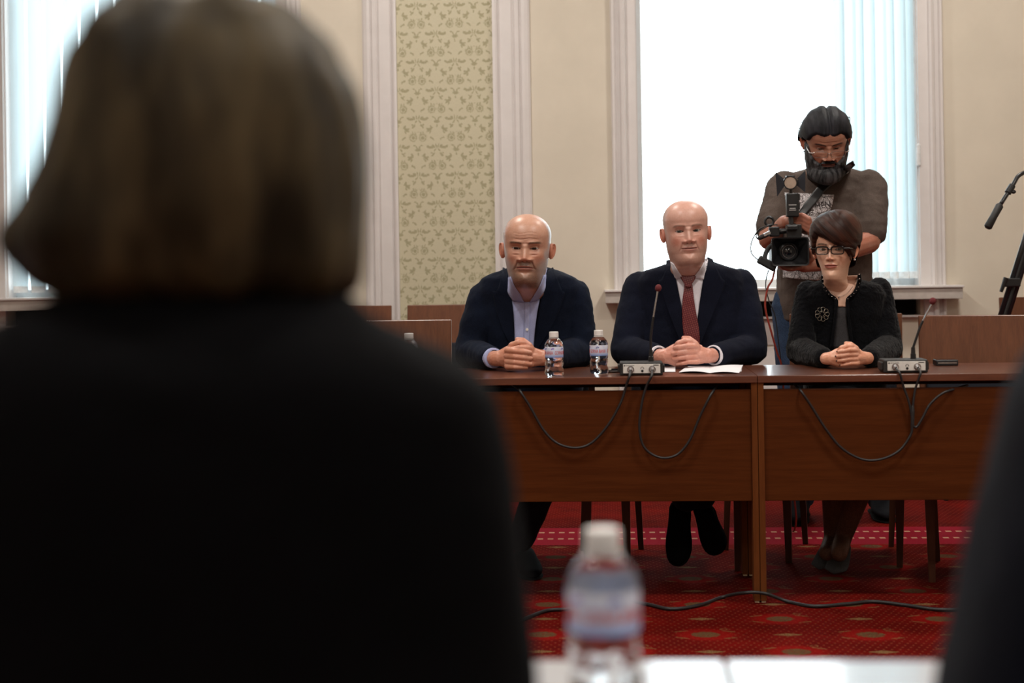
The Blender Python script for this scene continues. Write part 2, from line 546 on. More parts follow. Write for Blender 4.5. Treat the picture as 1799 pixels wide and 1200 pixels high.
def ear_geo(side, P):
    """returns V, faces in head units for an ear on side=+-1"""
    V, Fc = [], []
    nr, na = 12, 36
    s = P.get('ear', .9)
    cx, cf, cz = side * .0765 * P.get('wide', 1.0), -.012, .112
    for i in range(nr + 1):
        r = i / nr
        for j in range(na):
            a = 2 * math.pi * j / na
            u = math.cos(a); v = math.sin(a)
            width = .0165 * (1.0 + .15 * v)
            y = u * r * width - .004 * v; z = v * r * .031
            if v < 0: y *= (1 - .28 * abs(v)); 
            # profile across: bowl, antihelix, helix rim
            h = .0015 + .0025 * gs(np.array(r - .55), .14) + .006 * gs(np.array(r - .90), .09) * (1 if v > -.75 else .6) - .004 * gs(np.array(r), .28)
            if r > .97: h = -.002
            flare = (-(y) * P.get('flare', .6) + .003) if y < .004 else .0
            V.append((cx + side * (float(h) + flare + .002) * s, cf + y * s, cz + z * s))
    for i in range(nr):
        for j in range(na):
            k = (j + 1) % na
            f = [i * na + j, i * na + k, (i + 1) * na + k, (i + 1) * na + j]
            Fc.append(f)
    # back shell to give it body
    off = len(V)
    for i in range(2):
        for j in range(na):
            x, y, z = V[nr * na + j]
            t = (i + 1) / 2
            V.append((x * (1 - .55 * t) + (cx - side * .010) * .55 * t - side * .004 * t, y * (1 - .35 * t) + cf * .35 * t - 0.001, z * (1 - .35 * t) + cz * .35 * t))
    for i in range(2):
        A = nr * na if i == 0 else off
        B = off + i * na
        for j in range(na):
            k = (j + 1) % na
            Fc.append([A + j, A + k, B + k, B + j])
    return V, Fc
def placer(center, scale, yaw=0, pitch=0, roll=0, pivot=(0, -0.02, 0.10), neck_base=None):
    """center: world point of the middle of the head (height .12). yaw>0 turns towards image right; pitch>0 looks down"""
    R = Matrix.Rotation(yaw, 3, 'Z') @ Matrix.Rotation(roll, 3, 'Y') @ Matrix.Rotation(pitch, 3, 'X')
    Rn = np.array(R)
    c = np.array(center)
    def f(p):
        p = np.asarray(p, float)
        q = np.stack([p[..., 0], -p[..., 1], p[..., 2]], -1) * scale
        pv = np.array([pivot[0], -pivot[1], pivot[2]]) * scale
        mid = np.array([0, 0.0, .12]) * scale
        rot = (q - pv) @ Rn.T + pv
        t = np.clip((p[..., 2] + .005) / -.085, 0, 1); t = t * t * (3 - 2 * t)
        nb = np.array([0., 0., 0.]) if neck_base is None else np.array(neck_base)
        out = rot * (1 - t[..., None]) + (q + nb) * t[..., None]
        rm = (mid - pv) @ Rn.T + pv
        return out - rm + c
    f.R = R; f.scale = scale
    return f
def mesh_from(name, V, faces, cols=None):
    me = bpy.data.meshes.new(name)
    me.from_pydata([tuple(v) for v in V], [], faces)
    me.update()
    if cols is not None:
        at_ = me.color_attributes.new('Col', 'FLOAT_COLOR', 'POINT')
        c = np.ones((len(V), 4)); c[:, :3] = cols
        at_.data.foreach_set('color', c.ravel())
    me.polygons.foreach_set('use_smooth', [True] * len(me.polygons))
    return me
def skin_mat(name, sss=0.12, rough=0.38):
    m, b = new_mat(name)
    at_ = E.nt.nodes.new('ShaderNodeAttribute'); at_.attribute_name = 'Col'
    vec, x, y, z = coords()
    n = noise_tex(vec, 160, 4, .65)
    n2 = noise_tex(vec, 28, 3, .6)
    dark = mixc(1.0, (0, 0, 0), at_.outputs['Color'])
    hs = E.nt.nodes.new('ShaderNodeHueSaturation'); hs.inputs['Value'].default_value = .92; hs.inputs['Saturation'].default_value = 1.1
    link(at_.outputs['Color'], hs.inputs['Color'])
    link(mixc((n * .5 + n2 * .5).smooth(.35, .62), hs.outputs[0], at_.outputs['Color']), b.inputs['Base Color'])
    b.inputs['Roughness'].default_value = rough
    b.inputs['Subsurface Weight'].default_value = sss
    b.inputs['Subsurface Radius'].default_value = (1.0, .35, .2)
    b.inputs['Subsurface Scale'].default_value = .006
    bump(b, n, .25, .0012)
    return m
def eye_mesh(center, fdir, r, iris):
    """eyeball with painted iris, facing fdir"""
    bm = bmesh.new()
    bmesh.ops.create_uvsphere(bm, u_segments=40, v_segments=40, radius=r)
    q = Vector(fdir).to_track_quat('Z', 'Y').to_matrix().to_4x4()
    n = Vector(fdir).normalized()
    bmesh.ops.transform(bm, matrix=q, verts=bm.verts)
    V = [v.co + Vector(center) for v in bm.verts]
    Fc = [[v.index for v in f.verts] for f in bm.faces]
    cols = []
    for v in bm.verts:
        a = math.degrees(v.co.normalized().angle(n))
        cols.append((.005, .005, .005) if a < 13 else tuple(iris) if a < 29 else tuple(c * .3 for c in iris) if a < 33 else (.42, .36, .34))
    bm.free()
    return V, Fc, cols
def merge(parts):
    V, Fc, C = [], [], []
    for v, f, c in parts:
        o = len(V)
        V += [tuple(x) for x in v]; Fc += [[i + o for i in q] for q in f]
        C += [tuple(x) for x in c]
    return V, Fc, np.array(C)
def me_parts(me, col):
    V = [tuple(v.co) for v in me.vertices]
    return V, [list(p.vertices) for p in me.polygons], [tuple(col)] * len(V) if not callable(col) else [col(Vector(v)) for v in V]
def full_head(P, place):
    V, Fc, C, I = build_head(P, place)
    parts = [(V, Fc, C)]
    skin = np.array(P['skin'])
    for s in (-1, 1):
        ev, ef = ear_geo(s, P)
        cols = [tuple(skin * np.array([1.0, .74, .68]))] * len(ev)
        parts.append((place(np.array(ev)), ef, cols))
    eyes = []
    for s in (-1, 1):
        c = place(np.array([s * I['es'], I['eyey'], I['ez']]))
        look = Vector(P.get('look', (0, -1, 0.0)))
        eyes.append(eye_mesh(c, look, .0138 * place.scale, P.get('iris', (.06, .03, .015))))
    return parts, eyes, I
# ------------------------------------------------------------------ the room
TF, TB = 4.92, 5.42            # front and back edge of the far tables
WY = 8.62                      # inner face of the window wall
H = 4.2
paint_wall = simple('cream_wall_paint', (.70, .635, .53), .8, var=.03, nscale=3, spec=.2)
paint_white = simple('white_gloss_paint', (.72, .68, .665), .32, var=.025, nscale=9, bumpd=.0006)
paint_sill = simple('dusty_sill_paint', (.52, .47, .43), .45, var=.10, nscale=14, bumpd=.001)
paint_ceiling = simple('ceiling_paint', (.78, .74, .68), .9, var=.02, nscale=3)
slot_shade = simple('painted_slot_shade', (.006, .006, .006), .9)
pvc = simple('white_window_frame', (.78, .82, .84), .3, var=.02)

def carpet():
    m, b = new_mat('red_patterned_carpet')
    vec, x, y, z = coords()
    p0 = atz(1240, 1115, 0)
    cw, ch = .247, .198
    fx = (x - p0.x) / cw + 40.5; fy = (y - p0.y) / ch + 40.5
    par = (fx.floor() + fy.floor()).mod(2)      # 0 -> large motif
    du = (fx.frac() - .5) * cw; dv = (fy.frac() - .5) * ch
    nz = noise_tex(vec, 110, 2, .6)
    fine = noise_tex(vec, 420, 2, .6)
    r = ((du / .112) * (du / .112) + (dv / .088) * (dv / .088)).sqrt()
    big = par.lt(.5)
    blob = big * (.95 - (r + (nz - .5) * .5)).smooth(0, .35)
    edge = r + (nz - .5) * .35
    core = big * edge.lt(.38)
    corehole = big * ((r - .17).abs()).lt(.05)
    sprig = (((du.abs() - .072) / .022) * ((du.abs() - .072) / .022) + (((dv.abs() - .040) + (du.abs() - .072) * .35) / .0055) * (((dv.abs() - .040) + (du.abs() - .072) * .35) / .0055)).lt(1) * big
    curl = ((((du - .060) / .013) * ((du - .060) / .013) + ((dv - .066) / .012) * ((dv - .066) / .012) - .7).abs()).lt(.35) * big
    sm = (du.abs() / .046 + dv.abs() / .017 + (nz - .5) * .5)
    dia = par.gt(.5) * sm.lt(1.0)
    diah = par.gt(.5) * (sm - .55).abs().lt(.12)
    g = .0235
    gx = ((x / g + (y / g).floor() * .5).frac() - .5) * g; gy = ((y / g).frac() - .5) * g
    dots = ((gx * gx + gy * gy).sqrt()).lt(.0034)
    y1 = atz(1200, 957, 0).y; y2 = atz(1200, 927, 0).y
    inner = y.lt(y1)
    band = y.gt(y1) * y.lt(y2)
    yt = (y2 - y1)
    dash = band * ((x / .042).frac()).lt(.55) * (((y - (y1 + yt * .35)).abs()).lt(.013) + ((y - (y1 + yt * .72)).abs()).lt(.013)).min(1)
    base = mixc(noise_tex(vec, 7, 4, .6).smooth(.3, .7), (.075, .0021, .0012), (.118, .0030, .0017))
    c = mixc(dots * .7, base, (.24, .06, .03))
    c = mixc(blob * inner * .75, c, (.20, .005, .004))
    gold = mixc(fine.smooth(.45, .62), (.055, .025, .012), (.34, .225, .085))
    m1 = (core.max(sprig * .6).max(curl * .5)) * inner
    c = mixc(m1 * nz.smooth(.32, .46), c, gold)
    c = mixc(core * inner * fine.gt(.56), c, (.05, .02, .015))
    c = mixc(dia * inner * nz.smooth(.30, .44), c, gold)
    c = mixc(diah * inner * .6, c, (.16, .03, .02))
    c = mixc(band, c, (.24, .010, .022))
    c = mixc(dash, c, (.50, .28, .18))
    link(c, b.inputs['Base Color'])
    b.inputs['Roughness'].default_value = .95
    b.inputs['Specular IOR Level'].default_value = .04
    bump(b, fine, .6, .004)
    return m

def damask():
    m, b = new_mat('green_gold_damask_wallpaper')
    vec, x, y, z = coords()
    nd = E.nt.nodes.new('ShaderNodeTexNoise'); nd.inputs['Scale'].default_value = 110
    E.nt.links.new(vec, nd.inputs['Vector'])
    U = 1 / (5 * 304.0)                       # the pattern is laid out in fifths of a photo pixel
    w, h = 340 * U, 502 * U
    p0 = at(732.5, 12, WY)
    wx = (E(nd.outputs[0]) - .5) * .016
    nd2 = E.nt.nodes.new('ShaderNodeTexNoise'); nd2.inputs['Scale'].default_value = 230
    E.nt.links.new(vec, nd2.inputs['Vector'])
    wz = (E(nd2.outputs[0]) - .5) * .010
    def ell(X, Z, cx, cy, rx, ry, deg=0):
        c, s = math.cos(math.radians(deg)), math.sin(math.radians(deg))
        dx, dz = X - cx * U, Z - cy * U
        a = (dx * c + dz * s) / (rx * U); q = (dz * c - dx * s) / (ry * U)
        return 1.0 - (a * a + q * q)
    lobes = [(55, 2, 36, 13, 4), (84, -6, 15, 13), (30, -8, 8, 20, 30), (10, -12, 6, 26, 12), (42, -14, 6, 12, 40), (18, 26, 7, 20, -35),
             (38, 66, 11, 25, -38), (50, 52, 9, 9), (66, 345, 38, 15, 38), (52, 322, 10, 20, 30), (84, 338, 14, 9, -10), (60, 368, 8, 18, -30),
             (24, 128, 6, 18, 20), (46, 122, 6, 14, 30), (0, 275, 30, 17), (14, 252, 7, 20, 25), (32, 236, 13, 8, -15), (0, 312, 7, 16), (40, 424, 18, 8, -35), (56, 416, 9, 10), (26, 448, 5, 24, 35), (0, 470, 26, 12)]
    tot = None
    for ox, oz in ((0, 0), (.5, .5)):
        X = (((x - p0.x) / w + ox + .5).frac() - .5).abs() * w + wx
        Z = (((p0.z - z) / h + oz + .12).frac() - .12) * h + wz
        for q in lobes:
            e = ell(X, Z, *q)
            tot = e if tot is None else tot.max(e)
        sc_ = ell(X, Z, 44, 166, 38, 40)
        ring = ((ell(X, Z, 42, 168, 22, 24) - .25).abs() * 2.4 - .35)
        tot = tot.max(sc_.min(ring))
        heart = .30 - (ell(X, Z, 0, 142, 18, 30) - .25).abs() * 1.5
        tot = tot.max(heart)
    lace = noise_tex(vec, 170, 3, .7)
    stripe = ((X * 560).sin() * .12 + 0)
    f = (tot + (lace - .5) * 1.5 + stripe).smooth(-.1, .6)
    weave = noise_tex(vec, 500, 2, .5, (1, 1, .15))
    c = mixc(f * .85, (.600, .550, .395), (.345, .312, .185))
    c = mixc(weave.smooth(.3, .8) * .18, c, (.28, .26, .16))
    link(c, b.inputs['Base Color'])
    link(.42 + f * .30, b.inputs['Roughness'])
    b.inputs['Specular IOR Level'].default_value = .45
    bump(b, f, .15, .001)
    return m

# layout of the window wall, from the photograph
wl0 = at(12, 400, WY).x; wl1 = at(492, 400, WY).x
wr0 = at(1119, 250, WY).x; wr1 = at(1613, 250, WY).x
pl0 = at(640, 250, WY).x; pp0 = at(701, 250, WY).x; pp1 = at(869, 250, WY).x; pl1 = at(934, 250, WY).x
sill_z = at(1373, 505, WY - .12).z
slot_z1 = sill_z - .075; slot_z0 = at(1600, 553, WY).z
WTOP = 3.55
XL, XR, YB = -5.2, 4.6, -3.6

def panel(bm, x0, x1, z0, z1, y=None, t=.25):
    y = WY if y is None else y
    box(bm, x0, x1, y, y + t, z0, z1)
bm = bmesh.new()
panel(bm, XL, wl0, 0, H); panel(bm, wl1, wr0, 0, H); panel(bm, wr1, XR, 0, H)
for a, b_ in ((wl0, wl1), (wr0, wr1)):
    panel(bm, a, b_, WTOP, H); panel(bm, a, b_, 0, slot_z0); 
    box(bm, a, b_, WY + .16, WY + .25, slot_z0, sill_z)
wall_back = tag(obj('wall_back', bm, paint_wall), kind='structure')
bm = bmesh.new(); box(bm, XL, XR, YB, WY + .25, -.06, 0)
tag(obj('floor', bm, carpet()), kind='structure')
bm = bmesh.new(); box(bm, XL, XR, YB, WY + .25, H, H + .1)
tag(obj('ceiling', bm, paint_ceiling), kind='structure')
bm = bmesh.new(); box(bm, XL - .2, XL, YB, WY + .25, 0, H)
tag(obj('wall_left', bm, paint_wall), kind='structure')
bm = bmesh.new(); box(bm, XR, XR + .2, YB, WY + .25, 0, H)
tag(obj('wall_right', bm, paint_wall), kind='structure')
bm = bmesh.new(); box(bm, XL, XR, YB - .2, YB, 0, H)
tag(obj('wall_front', bm, paint_wall), kind='structure')
bm = bmesh.new()
for a, b_ in ((XL, wl0 - .1), (wl1 + .1, pl0), (pl1, wr0 - .1), (wr1 + .1, XR)):
    box(bm, a, b_, WY - .02, WY, 0, .12, .004)
tag(obj('baseboard_back', bm, paint_white), kind='structure')
# black strips painting the shade inside the radiator slots under both sills
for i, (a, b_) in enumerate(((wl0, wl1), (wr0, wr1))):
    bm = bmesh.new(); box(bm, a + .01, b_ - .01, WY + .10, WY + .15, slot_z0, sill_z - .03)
    tag(obj('trim_%d' % (i + 1), bm, slot_shade), kind='structure')

# the wallpapered pilaster with its white mouldings
bm = bmesh.new(); box(bm, pp0 - .01, pp1 + .01, WY - .03, WY, 0, H - .02)
tag(obj('wallpaper_panel', bm, damask()), 'tall strip of green and gold damask wallpaper between two white mouldings', 'wallpaper')
def moulding(name, x0, x1, z0, z1, prof, label, mat=None):
    """vertical moulding: profile list of (fraction across, depth)"""
    bm = bmesh.new()
    loop = [(x0 + (x1 - x0) * f, WY - d) for f, d in prof]
    loop = [(x0, WY)] + loop + [(x1, WY)]
    lo = [bm.verts.new((a, b_, z0)) for a, b_ in loop]; hi = [bm.verts.new((a, b_, z1)) for a, b_ in loop]
    n = len(loop)
    for i in range(n):
        j = (i + 1) % n
        bm.faces.new((lo[i], lo[j], hi[j], hi[i]))
    bm.faces.new(lo); bm.faces.new(list(reversed(hi)))
    return obj(name, bm, mat or paint_white)
P_L = [(0, .012), (.05, .022), (.15, .030), (.22, .030), (.26, .020), (.30, .034), (.40, .036), (.44, .026), (.50, .038), (.80, .040), (.84, .030), (.88, .044), (.93, .050), (1.0, .050)]
P_R = [(1 - f, d) for f, d in reversed(P_L)]
tag(moulding('trim_3', pl0, pp0, 0, H - .02, P_L, ''), kind='structure')
tag(moulding('trim_4', pp1, pl1, 0, H - .02, P_R, ''), kind='structure')

glass, gb = new_mat('window_glass')
for nd in list(E.nt.nodes):
    if nd.type == 'BSDF_PRINCIPLED': E.nt.nodes.remove(nd)
_t = E.nt.nodes.new('ShaderNodeBsdfTransparent'); _g = E.nt.nodes.new('ShaderNodeBsdfGlossy'); _g.inputs['Roughness'].default_value = .02
_fr = E.nt.nodes.new('ShaderNodeFresnel'); _fr.inputs['IOR'].default_value = 1.45
_mx = E.nt.nodes.new('ShaderNodeMixShader')
_t.inputs['Color'].default_value = (.95, .98, .98, 1)
E.nt.links.new(_fr.outputs[0], _mx.inputs[0]); E.nt.links.new(_t.outputs[0], _mx.inputs[1]); E.nt.links.new(_g.outputs[0], _mx.inputs[2])
E.nt.links.new(_mx.outputs[0], [n for n in E.nt.nodes if n.type == 'OUTPUT_MATERIAL'][0].inputs[0])
# blind fabric: lets daylight through
blind, bb = new_mat('white_blind_fabric')
_d = E.nt.nodes.new('ShaderNodeBsdfDiffuse'); _d.inputs['Color'].default_value = (.80, .86, .88, 1)
_tl = E.nt.nodes.new('ShaderNodeBsdfTranslucent'); _tl.inputs['Color'].default_value = (.74, .88, .93, 1)
_mx = E.nt.nodes.new('ShaderNodeMixShader'); _mx.inputs[0].default_value = .5
E.nt.links.new(_d.outputs[0], _mx.inputs[1]); E.nt.links.new(_tl.outputs[0], _mx.inputs[2])
E.nt.links.new(_mx.outputs[0], [n for n in E.nt.nodes if n.type == 'OUTPUT_MATERIAL'][0].inputs[0])
E.nt.nodes.remove(bb)

P_CL = [(0, .020), (.06, .038), (.14, .038), (.20, .022), (.34, .022), (.40, .050), (.50, .056), (.58, .050), (.62, .030), (1.0, .030)]
P_CR = [(1 - f, d) for f, d in reversed(P_CL)]
cas = .145
for wi, (a, b_) in enumerate(((wl0, wl1), (wr0, wr1))):
    win = bpy.data.objects.new('window_%d' % (wi + 1), None); COL.objects.link(win); win.location = ((a + b_) / 2, WY, sill_z)
    tag(win, kind='structure')
    for nm, x0, x1, pr in (('casing', a - cas, a, P_CL), ('casing', b_, b_ + cas, P_CR)):
        o = moulding(nm, x0, x1, sill_z, WTOP + .12, pr, '')
        o.parent = win; o.matrix_parent_inverse = Matrix.Translation(-win.location)
        o2 = moulding('pilaster_foot', x0 + .02, x1 - .0, 0, sill_z - .07, pr, '')
        o2.parent = win; o2.matrix_parent_inverse = Matrix.Translation(-win.location)
    bm = bmesh.new(); box(bm, a - cas, b_ + cas, WY - .04, WY, WTOP, WTOP + .14, .006)
    obj('casing_head', bm, paint_white, win)
    # reveal lining
    bm = bmesh.new(); box(bm, a, a + .006, WY, WY + .2, sill_z, WTOP); box(bm, b_ - .006, b_, WY, WY + .2, sill_z, WTOP)
    obj('reveal', bm, paint_white, win)
    bm = bmesh.new(); box(bm, a - cas - .055, b_ + cas + .065, WY - .17, WY + .2, sill_z - .013, sill_z, .003)
    obj('sill_board', bm, paint_white, win)
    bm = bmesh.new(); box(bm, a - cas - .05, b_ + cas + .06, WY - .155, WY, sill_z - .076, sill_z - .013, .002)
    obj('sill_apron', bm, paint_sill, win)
    bm = bmesh.new(); box(bm, a + .01, b_ - .01, WY - .05, WY + .1, slot_z0 - .012, slot_z0, .002)
    obj('ledge', bm, paint_white, win)
    bm = bmesh.new()
    yy = WY + .12
    fw = .030
    box(bm, a + .0065, a + .006 + fw, yy + .001, yy + .049, sill_z + .045, WTOP - .06); box(bm, b_ - .006 - fw, b_ - .0065, yy + .001, yy + .049, sill_z + .045, WTOP - .06)
    box(bm, a + .006, b_ - .006, yy, yy + .05, sill_z, sill_z + .045); box(bm, a + .006, b_ - .006, yy, yy + .05, WTOP - .06, WTOP)
    if wi == 0: box(bm, a + .24, b_ - .006 - fw, yy, yy + .04, sill_z + .16, sill_z + .20)
    obj('sash', bm, pvc, win)
    bm = bmesh.new(); box(bm, a + fw, b_ - fw, yy + .02, yy + .026, sill_z + .04, WTOP - .05)
    obj('pane', bm, glass, win)
    bm = bmesh.new(); box(bm, a + .02, a + .025, WY + .16, WY + .165, 0, 0.01)
    bm.free()
    # low panelling under the window
    bm = bmesh.new()
    zc = at(1600, 607, WY).z
    box(bm, a + .02, b_ - .12, WY - .012, WY, .1, zc, .003); box(bm, a + .02, b_ - .12, WY - .012, WY, zc + .012, slot_z0 - .02, .003)
    obj('lower_panel', bm, paint_white, win)

def slat_bm(w, z0, z1):
    bm = bmesh.new()
    n = 4
    r = [[bm.verts.new((-w / 2 + w * i / n, .006 * math.sin(math.pi * i / n), z)) for i in range(n + 1)] for z in (z0, z0 + .05, (z0 + z1) / 2, z1)]
    for k in range(3):
        for i in range(n): bm.faces.new((r[k][i], r[k][i + 1], r[k + 1][i + 1], r[k + 1][i]))
    return bm
rail = simple('blind_rail', (.75, .77, .78), .4)
weight_m = simple('blind_weight', (.82, .84, .85), .5)
def blinds(label, xs, zb, ang):
    root = empty('vertical_blind', (sum(xs) / len(xs), WY + .05, WTOP), label, 'blind')
    bm = bmesh.new(); box(bm, min(xs) - .04, max(xs) + .04, WY + .03, WY + .075, WTOP - .05, WTOP - .003, .004)
    obj('headrail', bm, rail, root)
    me = bpy.data.meshes.new('slat'); b2 = slat_bm(.089, zb, WTOP - .05); b2.to_mesh(me); b2.free(); me.materials.append(blind)
    mw = bpy.data.meshes.new('slat_weight'); b3 = bmesh.new(); box(b3, -.042, .042, -.003, .009, zb - .012, zb + .028, .002); b3.to_mesh(mw); b3.free(); mw.materials.append(weight_m)
    for i, x in enumerate(xs):
        for nm, mm in (('slat', me), ('slat_weight', mw)):
            o = bpy.data.objects.new(nm, mm); COL.objects.link(o)
            o.location = (x, WY + .055, 0); o.rotation_euler.z = ang(i)
            if nm == 'slat':
                o.parent = root; o.matrix_parent_inverse = Matrix.Translation(-root.location); sl = o
            else:
                o.location = (0, 0, 0); o.rotation_euler.z = 0; o.parent = sl
    bm = bmesh.new(); tube(bm, [(max(xs) + .015, WY + .02, WTOP - .05), (max(xs) + .012, WY + .02, sill_z + .85)], .0015, 6)
    obj('cord', bm, rail, root)
    return root
nL = 15
xsL = [wl0 + .06 + i * (wl1 - wl0 - .12) / (nL - 1) for i in range(nL)]
blinds('closed white vertical blind across the left window, behind the blurred head', xsL, sill_z + .04, lambda i: .45 + .1 * math.sin(i * 1.7))
x0r = at(1478, 300, WY + .05).x; x1r = at(1603, 300, WY + .05).x
xsR = [x0r + i * (x1r - x0r) / 7 for i in range(8)]
zbR = at(1540, 486, WY + .055).z
bl = blinds('white vertical blind drawn to the right side of the window behind the cameraman', xsR, zbR, lambda i: -.9 + .25 * math.sin(i * 2.1))
# cord weight seen beside the blind
bm = bmesh.new(); p = at(1614, 272, WY - .03); tube(bm, [p + Vector((0, 0, .065)), p + Vector((0, 0, .055)), p - Vector((0, 0, .06)), p - Vector((0, 0, .066))], [.004, .012, .013, .006], 10)
tube(bm, [p + Vector((0, 0, .06)), Vector((p.x, p.y, WTOP))], .0012, 6)
tag(obj('cord_weight', bm, rail), 'pale plastic weight hanging on the blind cord at the right window jamb', 'cord weight')

# ceiling fixtures; rows over the front desks and behind the camera are added fill
lampm = simple('lamp_diffuser', (1, .9, .78), .5, emit=3.0)
metalw = simple('fixture_white', (.7, .7, .68), .5)
for i, (lx, ly) in enumerate(LAMP_SPOTS):
    side = ('left' if lx < 0 else 'right') + (', added as unseen fill behind the camera' if ly < 0 else ', added as unseen fill above the front desks' if ly < 2 else ', in the middle of the room' if ly < 5 else ', nearest the windows')
    r = empty('ceiling_and_fill_light', (lx, ly, H), 'square white ceiling light panel on the ' + side, 'light', 'ceiling light panels')
    bm = bmesh.new(); box(bm, lx - .34, lx + .34, ly - .34, ly + .34, H - .10, H - .0, .01); obj('housing', bm, metalw, r)
    bm = bmesh.new(); box(bm, lx - .31, lx + .31, ly - .31, ly + .31, H - .12, H - .10); obj('diffuser', bm, lampm, r)
for o in sc.objects:
    if o.type == 'LIGHT': o.location.z = H - .14
# ------------------------------------------------------------------ tables and chairs
mahog = wood('mahogany_panel', (.066, .0165, .0038), (.094, .0255, .0060), 'x', .6, .04)
mahog_top = wood('mahogany_top', (.105, .033, .018), (.150, .050, .026), 'x', .3, .5)
mahog_edge = wood('mahogany_edge', (.075, .026, .016), (.095, .034, .02), 'x', .4, .2)
mahog_v = wood('mahogany_upright', (.105, .030, .008), (.145, .045, .012), 'z', .6, .04)
chairwood = wood('chair_veneer', (.120, .042, .020), (.175, .064, .030), 'z', .35, .3)
chairleg = wood('chair_leg_wood', (.055, .018, .009), (.085, .030, .014), 'z', .4, .2)
navy_up = simple('navy_upholstery', (.012, .014, .022), .9, bumpd=.002, nscale=200)
TZ = .75
XJ = at(1331, 660, TF).x            # joint between the two tables
LT = 1.62
pz1 = at(1200, 685, TF + .02).z; pz0 = at(1200, 880, TF + .02).z
def far_table(x0, x1, label):
    r = empty('conference_table', ((x0 + x1) / 2, TF + .25, 0), label, 'table')
    bm = bmesh.new(); box(bm, x0 + .0008, x1 - .0008, TF, TB, TZ - .024, TZ, .0018); obj('tabletop', bm, [mahog_top], r)
    bm = bmesh.new(); box(bm, x0 + .021, x1 - .021, TF + .012, TF + .030, pz0, pz1, .0015); obj('modesty_panel', bm, mahog, r)
    for xs in ((x0 + .001, x0 + .0205), (x1 - .0205, x1 - .001)):
        for ys in ((TF + .004, TF + .06), (TB - .08, TB - .02)):
            bm = bmesh.new(); box(bm, xs[0], xs[1], ys[0], ys[1], .006, TZ - .024, .0012); l = obj('leg', bm, mahog_v, r)
            bm = bmesh.new(); box(bm, xs[0] + .003, xs[1] - .003, ys[0] + .004, ys[1] - .004, 0, .007); obj('glide', bm, simple_glide, l)
    bm = bmesh.new(); box(bm, x0 + .021, x1 - .021, TB - .06, TB - .04, TZ - .07, TZ - .0242); obj('rail', bm, mahog, r)
    return r
simple_glide = simple('table_glide', (.55, .42, .28), .5)
far_table(XJ - LT, XJ, 'mahogany conference table on the left, with two bottles and one microphone')
far_table(XJ, XJ + LT, 'mahogany conference table on the right, with one microphone and a phone')

def make_chair():
    r = empty('conference_chair', (0, 0, 0), 'x', 'chair')
    # origin at the middle of the seat on the floor, facing -Y
    for s in (-1, 1):
        bm = bmesh.new(); tube(bm, [(s * .200, -.185, 0), (s * .207, -.182, .40)], [.0155, .026], 4, flat=((1, 1, 0), 1)); obj('leg', bm, chairleg, r)
        bm = bmesh.new(); tube(bm, [(s * .165, .20, 0), (s * .185, .19, .42), (s * .19, .21, .62)], [.0145, .021, .018], 4, flat=((1, 1, 0), 1)); obj('leg', bm, chairleg, r)
    bm = bmesh.new(); box(bm, -.215, .215, -.205, .205, .385, .425, .004); obj('seat_frame', bm, chairleg, r)
    bm = bmesh.new(); box(bm, -.225, .225, -.215, .20, .425, .485, .022); obj('seat', bm, navy_up, r)
    tilt = Matrix.Translation((0, .215, .5)) @ Matrix.Rotation(-.11, 4, 'X')
    bm = bmesh.new(); box(bm, -.219, .219, -.011, .011, .02, .415, .004, tilt); obj('backrest', bm, chairwood, r)
    bm = bmesh.new(); box(bm, -.195, .195, -.035, -.011, .0, .205, .010, tilt); obj('back_pad', bm, navy_up, r)
    return r
def copy_tree(o, parent=None):
    c = o.copy(); COL.objects.link(c); c.parent = parent
    for ch in o.children: copy_tree(ch, c)
    return c
spots = [
    (at(1744, 1000, 5.19).x + .035, 5.39, -.17, 'wooden chair with bare high back at the right table, behind the phone'),
    (at(1486, 640, 5.9).x - .038, 5.72, -.20, 'wooden chair the woman in the black jacket sits on'),
    (at(1205, 1000, 5.45).x, 5.64, -.06, 'wooden chair the man with the red tie sits on'),
    (at(940, 1000, 5.45).x, 5.63, -.04, 'wooden chair the man with the open collar sits on'),
    (at(793, 600, 5.85).x - .219, 5.62, 0.0, 'empty wooden chair at the table, next to the man with the open collar'),
    (at(687, 560, 8.05).x - .219, 7.83, 0.0, 'wooden chair by the wall in front of the left white moulding'),
    (at(715, 560, 8.05).x + .219, 7.83, 0.0, 'wooden chair by the wall below the damask wallpaper'),
    (at(1757, 560, 8.05).x + .219, 7.80, 0.0, 'wooden chair by the wall behind the tripod leg at right'),
]
proto = make_chair()
for i, (x, y, rz, lb) in enumerate(spots):
    o = proto if i == 0 else copy_tree(proto)
    o.location = (x, y, 0); o.rotation_euler.z = rz
    o['label'] = lb; o['group'] = 'wooden conference chairs'
del proto

# ------------------------------------------------------------------ foreground desk
white_lam = simple('white_desk_laminate', (.50, .52, .56), .12, var=.02)
steel = simple('grey_steel', (.35, .36, .38), .35, metal=.8)
yfar = atz(1300, 1160, TZ).y
xj2 = atz(1277, 1175, TZ).x
for (a, b_, lb) in ((xj2 - 1.4, xj2 - .0015, 'white topped desk in the left foreground, carrying the blurred bottle'), (xj2 + .0015, xj2 + 1.4, 'white topped desk in the right foreground, next to the dark sleeve')):
    r = empty('desk', ((a + b_) / 2, yfar - .3, 0), lb, 'desk')
    bm = bmesh.new(); box(bm, a, b_, yfar - .36, yfar, TZ - .025, TZ, .002); obj('tabletop', bm, white_lam, r)
    for x in (a + .05, b_ - .05):
        for y in (yfar - .32, yfar - .05):
            bm = bmesh.new(); box(bm, x - .018, x + .018, y - .018, y + .018, 0, TZ - .025, .003); obj('leg', bm, steel, r)
